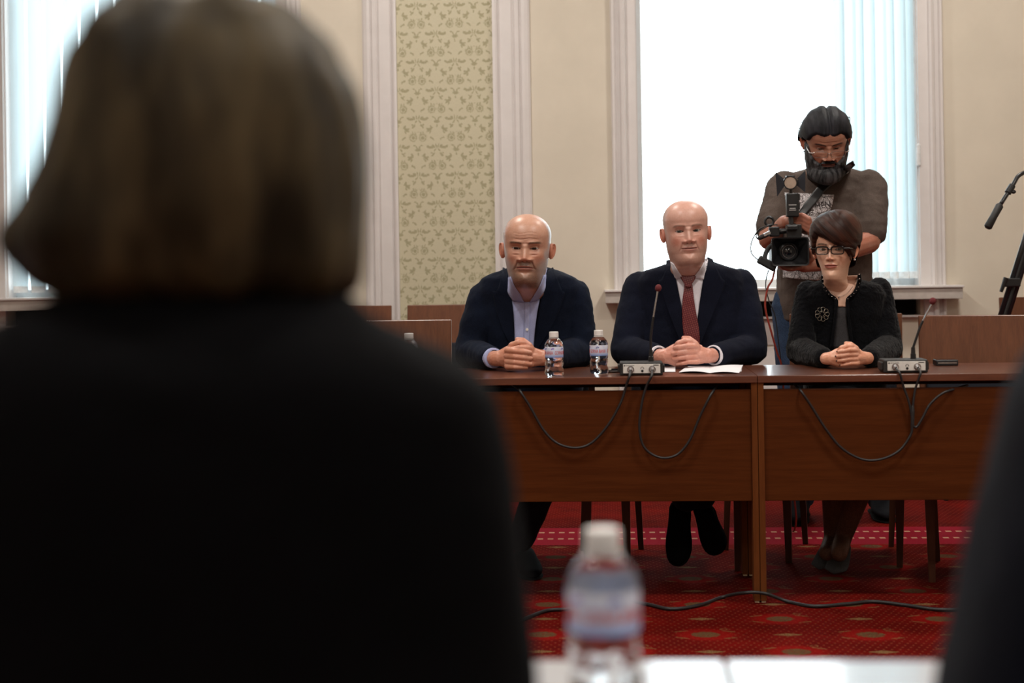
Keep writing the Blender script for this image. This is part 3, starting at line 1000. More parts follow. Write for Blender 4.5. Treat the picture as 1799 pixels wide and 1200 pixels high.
# ------------------------------------------------------------------ people: shared pieces
SKIN = skin_mat('skin')
EYE, _b = new_mat('eye'); _a = E.nt.nodes.new('ShaderNodeAttribute'); _a.attribute_name = 'Col'
link(_a.outputs['Color'], _b.inputs['Base Color']); _b.inputs['Roughness'].default_value = .1
def cloth(name, col, rough=.85, scale=260, bumpd=.0012, var=.25, sheen=.03, stretch=None):
    m, b = new_mat(name)
    vec, x, y, z = coords()
    n = noise_tex(vec, scale, 2, .5, stretch); n2 = noise_tex(vec, 9, 3, .5)
    lo = tuple(c * (1 - var) for c in col); hi = tuple(c * (1 + var) for c in col)
    link(mixc((n * .6 + n2 * .4).smooth(.35, .65), lo, hi), b.inputs['Base Color'])
    b.inputs['Roughness'].default_value = rough
    b.inputs['Specular IOR Level'].default_value = .08
    b.inputs['Sheen Weight'].default_value = sheen
    b.inputs['Sheen Roughness'].default_value = .5
    bump(b, n, .5, bumpd)
    return m
def hair_mat(name, c1, c2, scale=(60, 60, 6), rough=.5):
    m, b = new_mat(name)
    at_ = E.nt.nodes.new('ShaderNodeAttribute'); at_.attribute_name = 'Strand'
    sp = E.nt.nodes.new('ShaderNodeSeparateXYZ'); E.nt.links.new(at_.outputs['Vector'], sp.inputs[0])
    n = noise_tex(at_.outputs['Vector'], 1.0, 3, .65, scale)
    link(mixc(n.smooth(.35, .68), c1, c2), b.inputs['Base Color'])
    b.inputs['Roughness'].default_value = rough
    b.inputs['Specular IOR Level'].default_value = .22
    bump(b, n, .8, .006)
    return m
navy_suit = cloth('navy_suit_wool', (.0058, .0074, .0165))
navy_blazer = cloth('navy_blazer', (.0055, .0088, .020))
black_boucle = cloth('black_boucle', (.0020, .0022, .0034), scale=120, bumpd=.006, sheen=.08)
black_jacket = cloth('charcoal_jacket', (.0030, .0031, .0038), sheen=.0)
trouser_m = cloth('dark_trousers', (.008, .009, .014))
white_shirt = cloth('white_shirt', (.74, .72, .78), .7, 300, .0005, .04, .05)
blue_shirt = cloth('pale_blue_shirt', (.42, .46, .72), .7, 300, .0005, .06, .05)
grey_top = cloth('grey_top', (.045, .043, .046), .8, 300, .0005)
tee_m = cloth('taupe_tee', (.092, .070, .060), .9, 220, .001, .14)
jeans_m = cloth('blue_jeans', (.030, .050, .095), .9, 300, .001, .4)
shoe_m = simple('black_shoe_leather', (.004, .004, .005), .8, var=.2, spec=.04)
sole_m = simple('shoe_sole', (.007, .006, .006), .9, spec=.05)
grey_suede = simple('grey_suede', (.075, .078, .082), .9, nscale=200, bumpd=.001, spec=.1)
black_plastic = simple('black_plastic', (.010, .010, .011), .38, var=.2)
satin_black = simple('satin_black', (.016, .016, .018), .3)
chrome = simple('polished_metal', (.62, .62, .64), .22, metal=1)
pearl = simple('pearl', (.85, .82, .78), .15)
crystal = simple('crystal', (.90, .90, .95), .05, metal=.9)

def hand_parts(o, s=1.0, style='over', mir=1):
    """two clasped hands resting at o (table point). image-right hand on the viewer's side when mir=1.
    returns bmesh of unmerged primitives and the two wrist points, list of fingertips"""
    bm = bmesh.new()
    o = Vector(o)
    def W(x, f, z): return o + Vector((x * mir, -f, z)) * s
    tips = []
    # near hand: comes from +x, fingers wrap across the front
    wr = W(.088, -.035, .040)
    palm = [W(.072, -.020, .042), W(.045, .004, .046), W(.040, .000, .030), W(.042, -.002, .062)]
    chain(bm, [wr, palm[0]], [.027 * s, .029 * s])
    for q, r in zip(palm[1:], (.020, .019, .019)):
        chain(bm, [palm[0], q], [.027 * s, r * s])
    if style == 'inter': zs_, dz = (.079, .059, .039, .019), .0
    else: zs_, dz = (.079, .059, .039, .020), .0
    fl = (.98, 1.05, 1.0, .84)
    for i, z in enumerate(zs_):
        L = fl[i]; r = (.0092, .0094, .0090, .0082)[i]
        kn = W(.038, .012, z * .95 + .003)
        p1 = W(.038 - .040 * L, .036 - .004 * i, z + .002)
        p2 = W(.038 - .066 * L, .030 - .003 * i, z - .003)
        p3 = W(.038 - .084 * L, .017 - .002 * i, z - .006)
        chain(bm, [palm[1], kn, p1, p2, p3], [(.011) * s, .0100 * s, r * 1.04 * s, r * .96 * s, r * .80 * s], 12)
        tips.append((p3, (p3 - p2).normalized(), r * s))
    # far hand: palm behind, from -x
    wl = W(-.088, -.035, .040)
    pl = [W(-.070, -.026, .042), W(-.040, -.012, .044), W(-.036, -.014, .026), W(-.038, -.016, .066)]
    chain(bm, [wl, pl[0]], [.027 * s, .029 * s])
    for q, r in zip(pl[1:], (.027, .023, .022)):
        chain(bm, [pl[0], q], [.027 * s, r * s])
    for i, z in enumerate((.070, .050, .031, .014)):
        r = (.0098, .0100, .0095, .0085)[i]
        if style == 'inter':
            kn = W(-.044, .018, z + .002)
            p1 = W(-.018, .043, z + .001); p2 = W(.014, .041, z - .003); p3 = W(.036, .028, z - .007)
            if i == 3: p2 = W(.008, .038, z); p3 = W(.022, .030, z - .002)
        else:
            kn = W(-.030, .002, z + .01)
            p1 = W(.005, -.030, z + .010); p2 = W(.035, -.032, z + .008); p3 = W(.052, -.018, z + .004)
        chain(bm, [pl[1], kn, p1, p2, p3], [.016 * s, .0115 * s, r * s, r * .95 * s, r * .8 * s], 12)
    # thumbs on top
    chain(bm, [pl[3], W(-.028, .008, .088), W(-.004, .016, .097), W(.016, .014, .096)], [.016 * s, .0125 * s, .0112 * s, .0088 * s])
    chain(bm, [palm[3], W(.032, .010, .086), W(.010, .006, .104), W(-.010, .002, .108)], [.016 * s, .0125 * s, .0110 * s, .0085 * s])
    return bm, wr, wl, tips
def skin_fn(base):
    base = np.array(base)
    def f(v):
        k = .5 + .5 * noise.noise(v * 45)
        return tuple(base * np.array([1.04, .80 + .14 * k, .74 + .18 * k]))
    return f
def core_parts(bm_fill, base):
    me = remesh(bm_fill, .016, 2)
    r = me_parts(me, base); bpy.data.meshes.remove(me); return r
def ring_px(y, xl, xr, Y, hd, p=2.5, n=40):
    a, b = at(xl, y, Y), at(xr, y, Y)
    c = (a + b) / 2
    return ering(c, (b - a).length / 2, hd, n, p)
def torso(bm, rows, zlow=None, p=2.5):
    rings = [ring_px(*r, p=p) for r in rows]
    if zlow:
        for z, rx, ry, dy in zlow:
            last = rings[len(rows) - 1]
            c = sum(last, Vector()) / len(last)
            rings.append(ering(Vector((c.x, c.y + dy, z)), rx, ry, 40, p))
    add_rings(bm, rings)
def wr_fn(amp, scale=16, seed=0, fine=.0006):
    def f(c, n):
        q = c * scale + Vector((seed, seed * 2, 0))
        a = noise.noise(Vector((q.x * .7, q.y, q.z * 1.6)))
        b = noise.noise(q * 2.3)
        return amp * (a * .8 + (.5 - abs(b)) * .6) + fine * noise.noise(c * 200)
    return f
def jacket_mesh(rows, arms, extra=None, zlow=None, voxel=.0065, amp=.004, seed=1, smooth=5, fine=.0004):
    bm = bmesh.new()
    torso(bm, rows, zlow)
    for pts, rr in arms:
        chain(bm, pts, rr, 18)
    if extra: extra(bm)
    me = remesh(bm, voxel, smooth)
    displace(me, wr_fn(amp, 14, seed, fine))
    return me
def rest(p, r, top=TZ):
    p = Vector(p)
    if p.y < TB + .02: p.z = max(p.z, top + .002 + r)
    return p
def legs_mesh(hipc, knees, ankles, rh=.088, rk=.066, ra=.050, vox=.011, amp=.004):
    bm = bmesh.new()
    for s, k, a in zip((-1, 1), knees, ankles):
        h = Vector(hipc) + Vector((s * .085, 0, 0))
        chain(bm, [h, k, a], [rh, rk, ra], 16)
    chain(bm, [Vector(hipc) + Vector((-.07, .03, .02)), Vector(hipc) + Vector((.07, .03, .02))], [.10, .10])
    me = remesh(bm, vox, 4); displace(me, wr_fn(amp, 14, 5)); return me
def shoe_mesh(heel, toe, up, w=.046, h=.060, pointed=1.0):
    """shoe as a lofted solid from heel to toe; sole faces -up"""
    heel, toe, up = Vector(heel), Vector(toe), Vector(up).normalized()
    d = toe - heel; L = d.length; d.normalize()
    up = (up - d * up.dot(d)).normalized(); sd = d.cross(up)
    bm = bmesh.new(); rings = []
    prof = [(0, .55, .75), (.03, .75, .98), (.12, .82, 1.15), (.28, .80, 1.18), (.42, .86, .98), (.58, .98, .74), (.72, 1.0, .58), (.85, .88 * pointed, .46), (.94, .66 * pointed, .38), (.99, .36 * pointed, .26), (1.0, .12, .12)]
    for t, ww, hh in prof:
        c = heel + d * (L * t)
        r = []
        for j in range(20):
            a = 2 * math.pi * j / 20
            x = w * ww * math.copysign(abs(math.cos(a)) ** .8, math.cos(a)); y = math.sin(a)
            y = h * hh * (.5 + .5 * math.copysign(abs(y) ** .8, y)) if True else 0
            r.append(c + sd * x + up * y)
        rings.append(r)
    add_rings(bm, rings)
    return bm
def eyes_to(parent, eyes):
    for e in eyes:
        obj('eye', mesh_from('eye', *e), EYE, parent)
def shell(P, place, thick, strand, name='hair', zcut=None):
    """hair or beard: the head surface lifted by thick(X,F,Z)->m (head units); below -.0015 it is left out"""
    X, F, Z, I = head_surface(dict(P))
    pts = np.stack([X, -F, Z], -1)
    du = np.roll(pts, -1, 1) - np.roll(pts, 1, 1)
    dv = np.gradient(pts, axis=0)
    nrm = np.cross(du, dv); nrm /= np.linalg.norm(nrm, axis=2, keepdims=True) + 1e-12
    out = pts - np.array([0, 0, .11])
    sgn = np.sign((nrm * out).sum(-1, keepdims=True)); nrm *= np.where(sgn == 0, 1, sgn)
    # soften the normals so that nose and lips do not tear the shell
    for _ in range(12):
        nrm = (np.roll(nrm, 1, 1) + np.roll(nrm, -1, 1) + nrm * 2) / 4
    nrm /= np.linalg.norm(nrm, axis=2, keepdims=True)
    th = thick(X, F, Z)
    q = pts + nrm * th[..., None]
    hx = np.stack([q[..., 0], -q[..., 1], q[..., 2]], -1)
    W = place(hx).reshape(-1, 3)
    nz, na = X.shape
    keep = (th > -.0015).reshape(-1)
    idx = np.arange(nz * na).reshape(nz, na)
    a = idx[:-1, :]; b = np.roll(idx, -1, 1)[:-1, :]; c = np.roll(idx, -1, 1)[1:, :]; d = idx[1:, :]
    fc = np.stack([a, d, c, b], -1).reshape(-1, 4)
    fc = fc[keep[fc].all(1)]
    S = strand(X, F, Z).reshape(-1, 3)
    used = np.unique(fc); mp = -np.ones(nz * na, int); mp[used] = np.arange(len(used))
    faces = mp[fc].tolist()
    if th[-1].min() > -.0015: faces.append(mp[idx[-1]].tolist())
    me = mesh_from(name, W[used], faces)
    at_ = me.attributes.new('Strand', 'FLOAT_VECTOR', 'POINT'); at_.data.foreach_set('vector', S[used].ravel())
    return me
def rnoise(X, Z, fx, fz, seed=0):
    rs = np.random.RandomState(seed)
    out = np.zeros_like(X)
    for k in range(6):
        a, p = rs.uniform(.5, 1.6), rs.uniform(0, 6.28, 2)
        out += np.sin(X * fx * a + p[0] + 2 * np.sin(Z * fz * a + p[1])) / 6
    return out
def glasses(place, mat, lensmat, parent, hw=.0255, hh=.0155, cx=.0325, cz=.1215, f=.1035, r=.0016, temple_r=.0016, name='glasses', tilt=0.0, top_k=1.0):
    g = obj(name, glasses_frame(place, hw, hh, cx, cz, f, r, temple_r, tilt, top_k), mat, parent)
    for s in (-1, 1):
        bm = bmesh.new()
        pts = [place(np.array([s * cx + x, f - abs(s * cx + x) * .08, cz + z])) for x, z in rr_loop(hw, hh)]
        vs = [bm.verts.new(p) for p in pts]; bm.faces.new(vs)
        obj('lens', bm, lensmat, g)
    return g
def rr_loop(hw, hh, n=32, p=4.5):
    out = []
    for i in range(n):
        a = 2 * math.pi * i / n
        c, s = math.cos(a), math.sin(a)
        out.append((hw * math.copysign(abs(c) ** (2 / p), c), hh * math.copysign(abs(s) ** (2 / p), s)))
    return out
def glasses_frame(place, hw, hh, cx, cz, f, r, tr, tilt, top_k):
    bm = bmesh.new()
    sc_ = place.scale
    for s in (-1, 1):
        pts = [place(np.array([s * cx + x, f - abs(s * cx + x) * .08, cz + z])) for x, z in rr_loop(hw, hh)]
        rad = [r * (top_k if z > hh * .3 else 1) * sc_ for x, z in rr_loop(hw, hh)]
        tube(bm, pts, rad, 8, closed=True)
        t = [place(np.array(q)) for q in ((s * (cx + hw), f - .005, cz + hh * .5), (s * .0745, f - .012, cz + hh * .5), (s * .0795, .05, cz + .006), (s * .0800, -.005, cz + .004), (s * .079, -.025, cz - .02))]
        tube(bm, t, tr * sc_, 8)
    b = [place(np.array(q)) for q in ((-cx + hw, f, cz + .004), (0, f + .004, cz + .0065), (cx - hw, f, cz + .004))]
    tube(bm, spline(b, 6), r * 1.2 * sc_, 8)
    return bm
lens_m, _lb = new_mat('spectacle_lens')
for nd in list(E.nt.nodes):
    if nd.type == 'BSDF_PRINCIPLED': E.nt.nodes.remove(nd)
_t = E.nt.nodes.new('ShaderNodeBsdfTransparent'); _t.inputs[0].default_value = (.95, .95, .95, 1); _g = E.nt.nodes.new('ShaderNodeBsdfGlossy'); _g.inputs['Roughness'].default_value = .03
_mx = E.nt.nodes.new('ShaderNodeMixShader'); _mx.inputs[0].default_value = .06
E.nt.links.new(_t.outputs[0], _mx.inputs[1]); E.nt.links.new(_g.outputs[0], _mx.inputs[2])
E.nt.links.new(_mx.outputs[0], [n for n in E.nt.nodes if n.type == 'OUTPUT_MATERIAL'][0].inputs[0])
def cuff(parent, wrist, elbow, r, mat, L=.035, back=.012, name='shirt_cuff'):
    w, e = Vector(wrist), Vector(elbow)
    d = (e - w).normalized()
    bm = bmesh.new()
    tube(bm, [w + d * back, w + d * (back + .002), w + d * (back + L)], [r * .90, r, r * 1.02], 26)
    return obj(name, bm, mat, parent, smooth=False)
# ------------------------------------------------------------------ the man with the red tie
def seated_man(cfg):
    hp = cfg['head']
    root = empty('person', (cfg['x'], 5.6, 0), cfg['label'], 'person')
    pl = placer(at(*cfg['hc']), cfg['hs'], cfg.get('yaw', 0), cfg.get('pitch', 0), cfg.get('roll', 0), neck_base=cfg.get('nb'))
    parts, eyes, I = full_head(hp, pl)
    # hands on the table
    ho = atz(cfg['hands'][0], cfg['hands'][1], TZ + .003)
    hb, wr, wl, tips = hand_parts(ho, cfg.get('hand_s', 1.0), cfg['hstyle'], cfg.get('mir', 1))
    eR, eL = cfg['elbows']
    EL, ER = at(*eL), at(*eR)          # image left, image right
    wrs = [(wl, EL), (wr, ER)] if cfg.get('mir', 1) == 1 else [(wr, EL), (wl, ER)]
    for w, e in wrs:
        d = (e - w).normalized()
        chain(hb, [w, w + d * .05, w + d * .12], [.0265 * cfg.get('hand_s', 1), .029, .034])
    hm = remesh(hb, .0021, 2, .5)
    parts.append(me_parts(hm, skin_fn(hp['skin'])))
    cb = bmesh.new()
    SL, SR = at(*cfg['shoulders'][1]), at(*cfg['shoulders'][0])
    mid = (SL + SR) / 2
    chain(cb, [mid + Vector((0, .02, -.03)), mid - Vector((0, -.02, .25)), Vector((cfg['x'], 5.68, .58))], [.055, .11, .11])
    for (w, e), s_ in zip(wrs, (SL, SR)):
        chain(cb, [mid - Vector((0, 0, .05)), s_ - Vector((0, 0, .02)), e, e.lerp(w, .6)], [.04, .038, .036, .03])
    for s_, k, a in zip((-1, 1), cfg['knees'], cfg['ankles']):
        chain(cb, [Vector((cfg['x'] + s_ * .08, 5.68, .56)), Vector(k), Vector(a)], [.07, .05, .034])
    parts.append(core_parts(cb, tuple(hp['skin'])))
    body = obj('body', mesh_from('body', *merge(parts)), SKIN, root)
    eyes_to(body, eyes)
    # jacket
    arms = []
    for (w, e), s_ in zip(wrs, (SL, SR)):
        d = (e - w).normalized()
        ww = rest(w + d * .045, .036); ee = rest(e, .055)
        arms.append(([s_, s_.lerp(ee, .5), ee, ee.lerp(ww, .5), ww], [cfg.get('sr', .066), .064, .060, .050, .0415]))
    def extra(bm):
        nb = Vector(pl(np.array([0, -.03, -.085])))
        pts = []
        for k in range(11):
            a = math.pi * (.02 + .96 * k / 10)
            pts.append(nb + Vector((math.cos(a) * .078, math.sin(a) * .075 + .01, -.012 + .022 * math.sin(a))))
        chain(bm, pts, [.014] * 11, 8)
    me = jacket_mesh(cfg['rows'], arms, extra, zlow=[(.62, .19, .14, .02), (.50, .20, .16, .04)], amp=cfg.get('amp', .004), seed=cfg['seed'])
    jk = obj('jacket', me, cfg['jmat'], root)
    bv = bvh_of(me)
    neckme = body.data
    bv2 = BVHTree.FromPolygons([v.co.copy() for v in list(me.vertices) + list(neckme.vertices)],
                               [tuple(p.vertices) for p in me.polygons] + [tuple(i + len(me.vertices) for i in p.vertices) for p in neckme.polygons])
    for (w, e) in wrs:
        c_ = cuff(root, w, e, .0365, cfg['smat'], L=.06, back=.018)
    # trousers, shoes
    tm = legs_mesh((cfg['x'], 5.70, .555), cfg['knees'], cfg['ankles'])
    obj('trousers', tm, trouser_m, root)
    for heel, toe, up in cfg['shoes']:
        sh = obj('shoe', shoe_mesh(heel, toe, up), shoe_m, root, smooth=True)
        hl, t_, u_ = Vector(heel), Vector(toe), Vector(up).normalized()
        bm = bmesh.new(); dd = (t_ - hl)
        u_ = (u_ - dd.normalized() * u_.dot(dd.normalized())).normalized()
        sb = shoe_mesh(hl - dd * .01 - u_ * .008, t_ + dd * .01 - u_ * .008, up, .048, .010)
        bm.free()
        obj('sole', sb, sole_m, sh)
    return root, body, jk, bv, bv2, pl

HP2 = dict(skin=(.66, .385, .31), neck_end=-.085, beard=.22, beard_col=(.24, .16, .13), lips=(.46, .19, .16), browc=(.15, .09, .06), crop=(.30, .27, .26), crop_k=.45,
           wide=1.08, jaw=1.04, flare=.3, nosew=1.3, mouth=.0275, lip=.55, smile=.0008, double=.012, neck=.062, open=.0044, brow_k=.55, iris=(.06, .07, .06), fold=.0020, brow_drop=.08, flush=.75, hollow=.5, eyeshade=.35, look=(-.12, -1, -.02))
gx = at(1205, 640, 5.6).x
m2, m2body, m2jk, bv, bv2, pl2 = seated_man(dict(
    label='bald person in a navy suit, white shirt and dark red tie, seated with clasped hands', x=gx, head=HP2,
    hc=(1206, 408, 5.47), hs=.985, yaw=.04, pitch=.03, roll=-.05, nb=(.006, .10, -.005),
    hands=(1207, 646), hstyle='over', hand_s=.98, elbows=((1322, 613, 5.54), (1100, 616, 5.54)),
    shoulders=((1300, 501, 5.63), (1124, 506, 5.63)), sr=.064,
    rows=[(459, 1184, 1246, 5.60, .055), (467, 1158, 1272, 5.60, .085), (475, 1132, 1296, 5.61, .105), (492, 1116, 1310, 5.62, .125), (530, 1112, 1316, 5.63, .140), (580, 1114, 1320, 5.64, .150), (640, 1112, 1322, 5.65, .155)],
    jmat=navy_suit, smat=white_shirt, seed=3,
    knees=((gx - .12, 5.26, .54), (gx + .10, 5.26, .54)), ankles=(atz(1204, 897, .30) * 0 + Vector((at(1206, 880, 5.42).x, 5.45, .26)), Vector((at(1236, 880, 5.42).x, 5.48, .26))),
    shoes=[(at(1197, 893, 5.52), at(1191, 992, 5.36), (-.1, -.5, .1)), (at(1238, 895, 5.54), at(1261, 972, 5.40), (-.1, -.6, .1))]))
obj('shirt', patch(bv, [(1178, 462), (1187, 492), (1197, 540), (1203, 600), (1207, 622)], [(1243, 455), (1236, 490), (1230, 530), (1224, 575), (1222, 622)], .0045, 10, 34, .002), white_shirt, m2)
def patt_tie():
    m, b = new_mat('dark_red_dotted_tie')
    vec, x, y, z = coords()
    k = 2 * math.pi / .0105
    u, v = x * k + z * k * .55, z * k - x * k * .55
    d = (u.sin() * v.sin()).smooth(.55, .8)
    link(mixc(d, (.105, .010, .016), (.42, .16, .13)), b.inputs['Base Color'])
    b.inputs['Roughness'].default_value = .42
    return m
tie_m = patt_tie()
tie = obj('tie', patch(bv, [(1203, 500), (1199, 535), (1200, 575), (1205, 605), (1212, 618)], [(1217, 500), (1221, 535), (1228, 575), (1230, 602), (1226, 616)], .012, 8, 26, .004), tie_m, m2)
obj('knot', patch(bv, [(1194, 484), (1198, 491), (1203, 499), (1204, 504)], [(1224, 484), (1221, 491), (1216, 499), (1215, 504)], .022, 8, 8, .012), tie_m, tie)
def wing(nm, pr, L, R, mat, bvh, off=.012, nx=8, nz=10, th=.003):
    return obj(nm, patch(bvh, L, R, off, nx, nz, th), mat, pr)
wing('collar', m2, [(1179, 460), (1182, 474), (1187, 491)], [(1184, 464), (1190, 474), (1199, 487)], white_shirt, bv2, .009)
wing('collar', m2, [(1240, 455), (1232, 471), (1219, 488)], [(1245, 452), (1242, 470), (1237, 491)], white_shirt, bv2, .009)
wing('lapel', m2jk, [(1172, 458), (1168, 478), (1163, 490), (1158, 497), (1172, 540), (1200, 612)], [(1180, 456), (1188, 490), (1194, 520), (1198, 540), (1203, 580), (1208, 618)], navy_suit, bv, .010, 10, 34)
wing('lapel', m2jk, [(1244, 452), (1237, 490), (1232, 520), (1229, 545), (1224, 585), (1220, 618)], [(1252, 456), (1262, 476), (1268, 488), (1274, 500), (1256, 545), (1226, 618)], navy_suit, bv, .010, 10, 34)

# ------------------------------------------------------------------ the man with the open collar
HP1 = dict(skin=(.58, .33, .24), beard=.75, beard_col=(.15, .10, .075), beard_side=(.42, .40, .40), lips=(.38, .15, .12), browc=(.07, .045, .03), crop=(.42, .42, .44), crop_k=.8,
           wide=1.07, jaw=.99, nosew=1.4, mouth=.0275, lip=.6, smile=-.0022, open=.0030, frown=1.2, brow_k=.75, brow_arch=.002, brow_drop=-.02, eyeshade=.6, iris=(.03, .015, .008), neck=.056, neck_end=-.08, fold=.0034, bags=.0020, flush=.6, double=.006, brow=.0055, socket=.0115, look=(-.05, -1, -.05), flare=.5)
gx = at(928, 640, 5.55).x
m1, m1body, m1jk, bv, bv2, pl1 = seated_man(dict(
    label='bald person with a greying beard in navy blazer and open pale blue shirt', x=gx, head=HP1,
    hc=(926, 437, 5.34), hs=1.04, yaw=-.02, pitch=.06, roll=.035, nb=(-.008, .175, -.01),
    hands=(915, 651), hstyle='inter', hand_s=1.02, elbows=((1020, 618, 5.52), (826, 620, 5.50)), mir=1,
    shoulders=((1010, 520, 5.55), (852, 523, 5.55)), sr=.062,
    rows=[(470, 892, 962, 5.55, .055), (480, 868, 990, 5.55, .085), (489, 846, 1012, 5.55, .105), (505, 838, 1024, 5.56, .125), (540, 836, 1028, 5.58, .140), (590, 838, 1030, 5.60, .150), (640, 838, 1030, 5.62, .155)],
    jmat=navy_blazer, smat=blue_shirt, seed=8, amp=.0055,
    knees=((gx - .14, 5.22, .54), (gx + .14, 5.22, .54)), ankles=((at(800, 900, 5.3).x, 5.32, .12), (at(913, 900, 5.3).x, 5.38, .13)),
    shoes=[((at(800, 970, 5.3).x, 5.42, .012), (at(790, 980, 5.2).x, 5.14, .012), (0, 0, 1)), ((at(914, 975, 5.3).x, 5.52, .012), (at(934, 985, 5.2).x, 5.26, .012), (0, 0, 1))]))
obj('shirt', patch(bv, [(890, 476), (897, 510), (902, 545), (904, 580), (905, 625)], [(962, 472), (953, 508), (946, 540), (941, 575), (937, 625)], .0045, 12, 34, .002), blue_shirt, m1)
ch = obj('chest', patch(bv, [(896, 478), (908, 506), (922, 530)], [(958, 476), (946, 506), (931, 530)], .0075, 10, 16, .002), simple('chest_skin', (.44, .215, .135), .5), m1)
pk = obj('placket', patch(bv, [(922, 532), (922, 570), (920, 620)], [(931, 532), (931, 570), (930, 620)], .0085, 4, 20, .002), blue_shirt, m1)
for yb in (579, 607):
    hit = bv.ray_cast(CAM, ray(926.5, yb).normalized()); p = hit[0] - ray(926.5, yb).normalized() * .011
    bm = bmesh.new(); tube(bm, [p + Vector((0, .002, 0)), p - Vector((0, .001, 0))], .0052, 14); obj('button', bm, pearl, pk)
wing('collar', m1, [(893, 488), (893, 503), (893, 514), (902, 529)], [(897, 486), (904, 503), (913, 516), (921, 531)], blue_shirt, bv2, .012)
wing('collar', m1, [(956, 484), (949, 502), (940, 517), (931, 531)], [(960, 482), (959, 500), (956, 512), (944, 528)], blue_shirt, bv2, .012)
wing('lapel', m1jk, [(884, 470), (878, 500), (872, 512), (866, 516), (880, 570), (903, 618)], [(892, 474), (896, 510), (901, 540), (903, 570), (904, 600), (906, 620)], navy_blazer, bv, .010, 10, 34)
wing('lapel', m1jk, [(963, 476), (955, 510), (948, 540), (943, 575), (940, 600), (937, 620)], [(972, 470), (982, 496), (988, 510), (992, 520), (972, 570), (941, 620)], navy_blazer, bv, .010, 10, 34)
ho = atz(915, 651, TZ)
w = ho + Vector((.096, .045, .043))
bm = bmesh.new(); tube(bm, [w + Vector((.012, .006, 0)), w + Vector((.020, .010, .001))], .0345, 22); obj('wristband', bm, simple('orange_band', (.75, .16, .02), .5), m1, 'orange wristband')
bm = bmesh.new(); tube(bm, [w + Vector((-.002, -.001, 0)), w + Vector((.010, .005, 0))], .0330, 22); obj('watch', bm, satin_black, m1, 'black watch strap')
# ------------------------------------------------------------------ the seated woman with glasses
HP3 = dict(skin=(.72, .44, .32), lips=(.36, .085, .07), browc=(.09, .055, .04), wide=.975, jaw=.83, neck=.052, fold=.0006, open=.0052, hollow=.35, nose=.88, nosew=.86, socket=.0078,
           eyeshade=.35, bags=.0003, mouth=.0235, lip=.9, flush=.35, iris=(.05, .025, .012), chin=-.002, brow=.0015, ear=.82, look=(-.12, -1, -.01), lash=1.0)
gx = at(1478, 640, 5.6).x
w3 = empty('person', (gx, 5.6, 0), 'seated person with short brown hair, black glasses and black jacket with a brooch', 'person')
pl3 = placer(at(1466, 440, 5.52), .925, -.32, .02, .0, neck_base=(.024, .065, .0))
parts, eyes, I = full_head(HP3, pl3)
ho = atz(1491, 647, TZ + .003)
hb, wr, wl, tips = hand_parts(ho, .80, 'over')
EL, ER = at(1406, 617, 5.55), at(1562, 612, 5.56)
for w, e in ((wl, EL), (wr, ER)):
    d = (e - w).normalized(); chain(hb, [w, w + d * .05, w + d * .12], [.021, .023, .027])
hm = remesh(hb, .0019, 2, .5); parts.append(me_parts(hm, skin_fn(HP3['skin'])))
SL, SR = at(1420, 513, 5.63), at(1545, 508, 5.65)
mid = (SL + SR) / 2
cb = bmesh.new()
chain(cb, [mid + Vector((0, .01, .0)), mid - Vector((0, 0, .25)), Vector((gx, 5.70, .57))], [.045, .09, .11])
for w, e, s_ in ((wl, EL, SL), (wr, ER, SR)): chain(cb, [mid - Vector((0, 0, .03)), s_ - Vector((0, 0, .02)), e, e.lerp(w, .6)], [.04, .030, .03, .024])
kn = [Vector((gx - .07, 5.27, .54)), Vector((gx + .08, 5.27, .54))]
an = [at(1463, 945, 5.48), at(1482, 945, 5.40)]
parts.append(core_parts(cb, HP3['skin']))
w3body = obj('body', mesh_from('body', *merge(parts)), SKIN, w3)
eyes_to(w3body, eyes)
# stockinged legs
lb = bmesh.new()
for s_, k, a, toe in ((-1, kn[0], an[0], at(1447, 990, 5.32)), (1, kn[1], an[1], at(1470, 992, 5.26))):
    chain(lb, [Vector((gx + s_ * .08, 5.66, .55)), k, k.lerp(a, .45), a, a.lerp(toe, .6)], [.080, .056, .050, .031, .030], 18)
obj('stockings', remesh(lb, .006, 5), cloth('sheer_dark_stockings', (.11, .055, .036), .5, sheen=0), w3)
sk = bmesh.new()
chain(sk, [Vector((gx, 5.72, .56)), Vector((gx, 5.5, .56)), Vector((gx, 5.30, .55))], [.155, .14, .115], 20)
me = remesh(sk, .012, 4)
for v in me.vertices: v.co.z = .55 + (v.co.z - .55) * .72
obj('skirt', me, cloth('black_skirt', (.006, .006, .008)), w3)
for (a, toe, hs) in ((an[0], atz(1440, 996, .012), -1), (an[1], atz(1466, 1004, .012), 1)):
    hl = Vector((a.x + .012, a.y + .06, .075))
    bm = bmesh.new()
    foot = spline([hl, hl.lerp(toe, .35) + Vector((0, 0, .004)), hl.lerp(toe, .7) + Vector((0, 0, -.006)), Vector(toe)], 14)
    rings = []
    dxy = (Vector(toe) - hl); dxy.z = 0; dxy.normalize(); sd = Vector((-dxy.y, dxy.x, 0))
    for k, c in enumerate(foot):
        t = k / 14
        wd = (.026 + .016 * math.sin(min(1, t * 1.15) * math.pi * .62)) * (1 if t < .82 else max(.15, 1 - ((t - .82) / .18) ** 2 * .9))
        hh = .030 * (1 - t * .45)
        rings.append([c + sd * (wd * math.cos(q)) + Vector((0, 0, hh * (.55 + .55 * math.sin(q)) - .01)) for q in [2 * math.pi * j / 18 for j in range(18)]])
    add_rings(bm, rings)
    sh = obj('court_shoe', bm, grey_suede, w3, smooth=True)
    bm = bmesh.new(); tube(bm, [Vector((hl.x, hl.y + .005, hl.z)), Vector((hl.x, hl.y + .012, .035)), Vector((hl.x, hl.y + .012, 0))], [.019, .008, .006], 12); obj('heel', bm, grey_suede, sh)
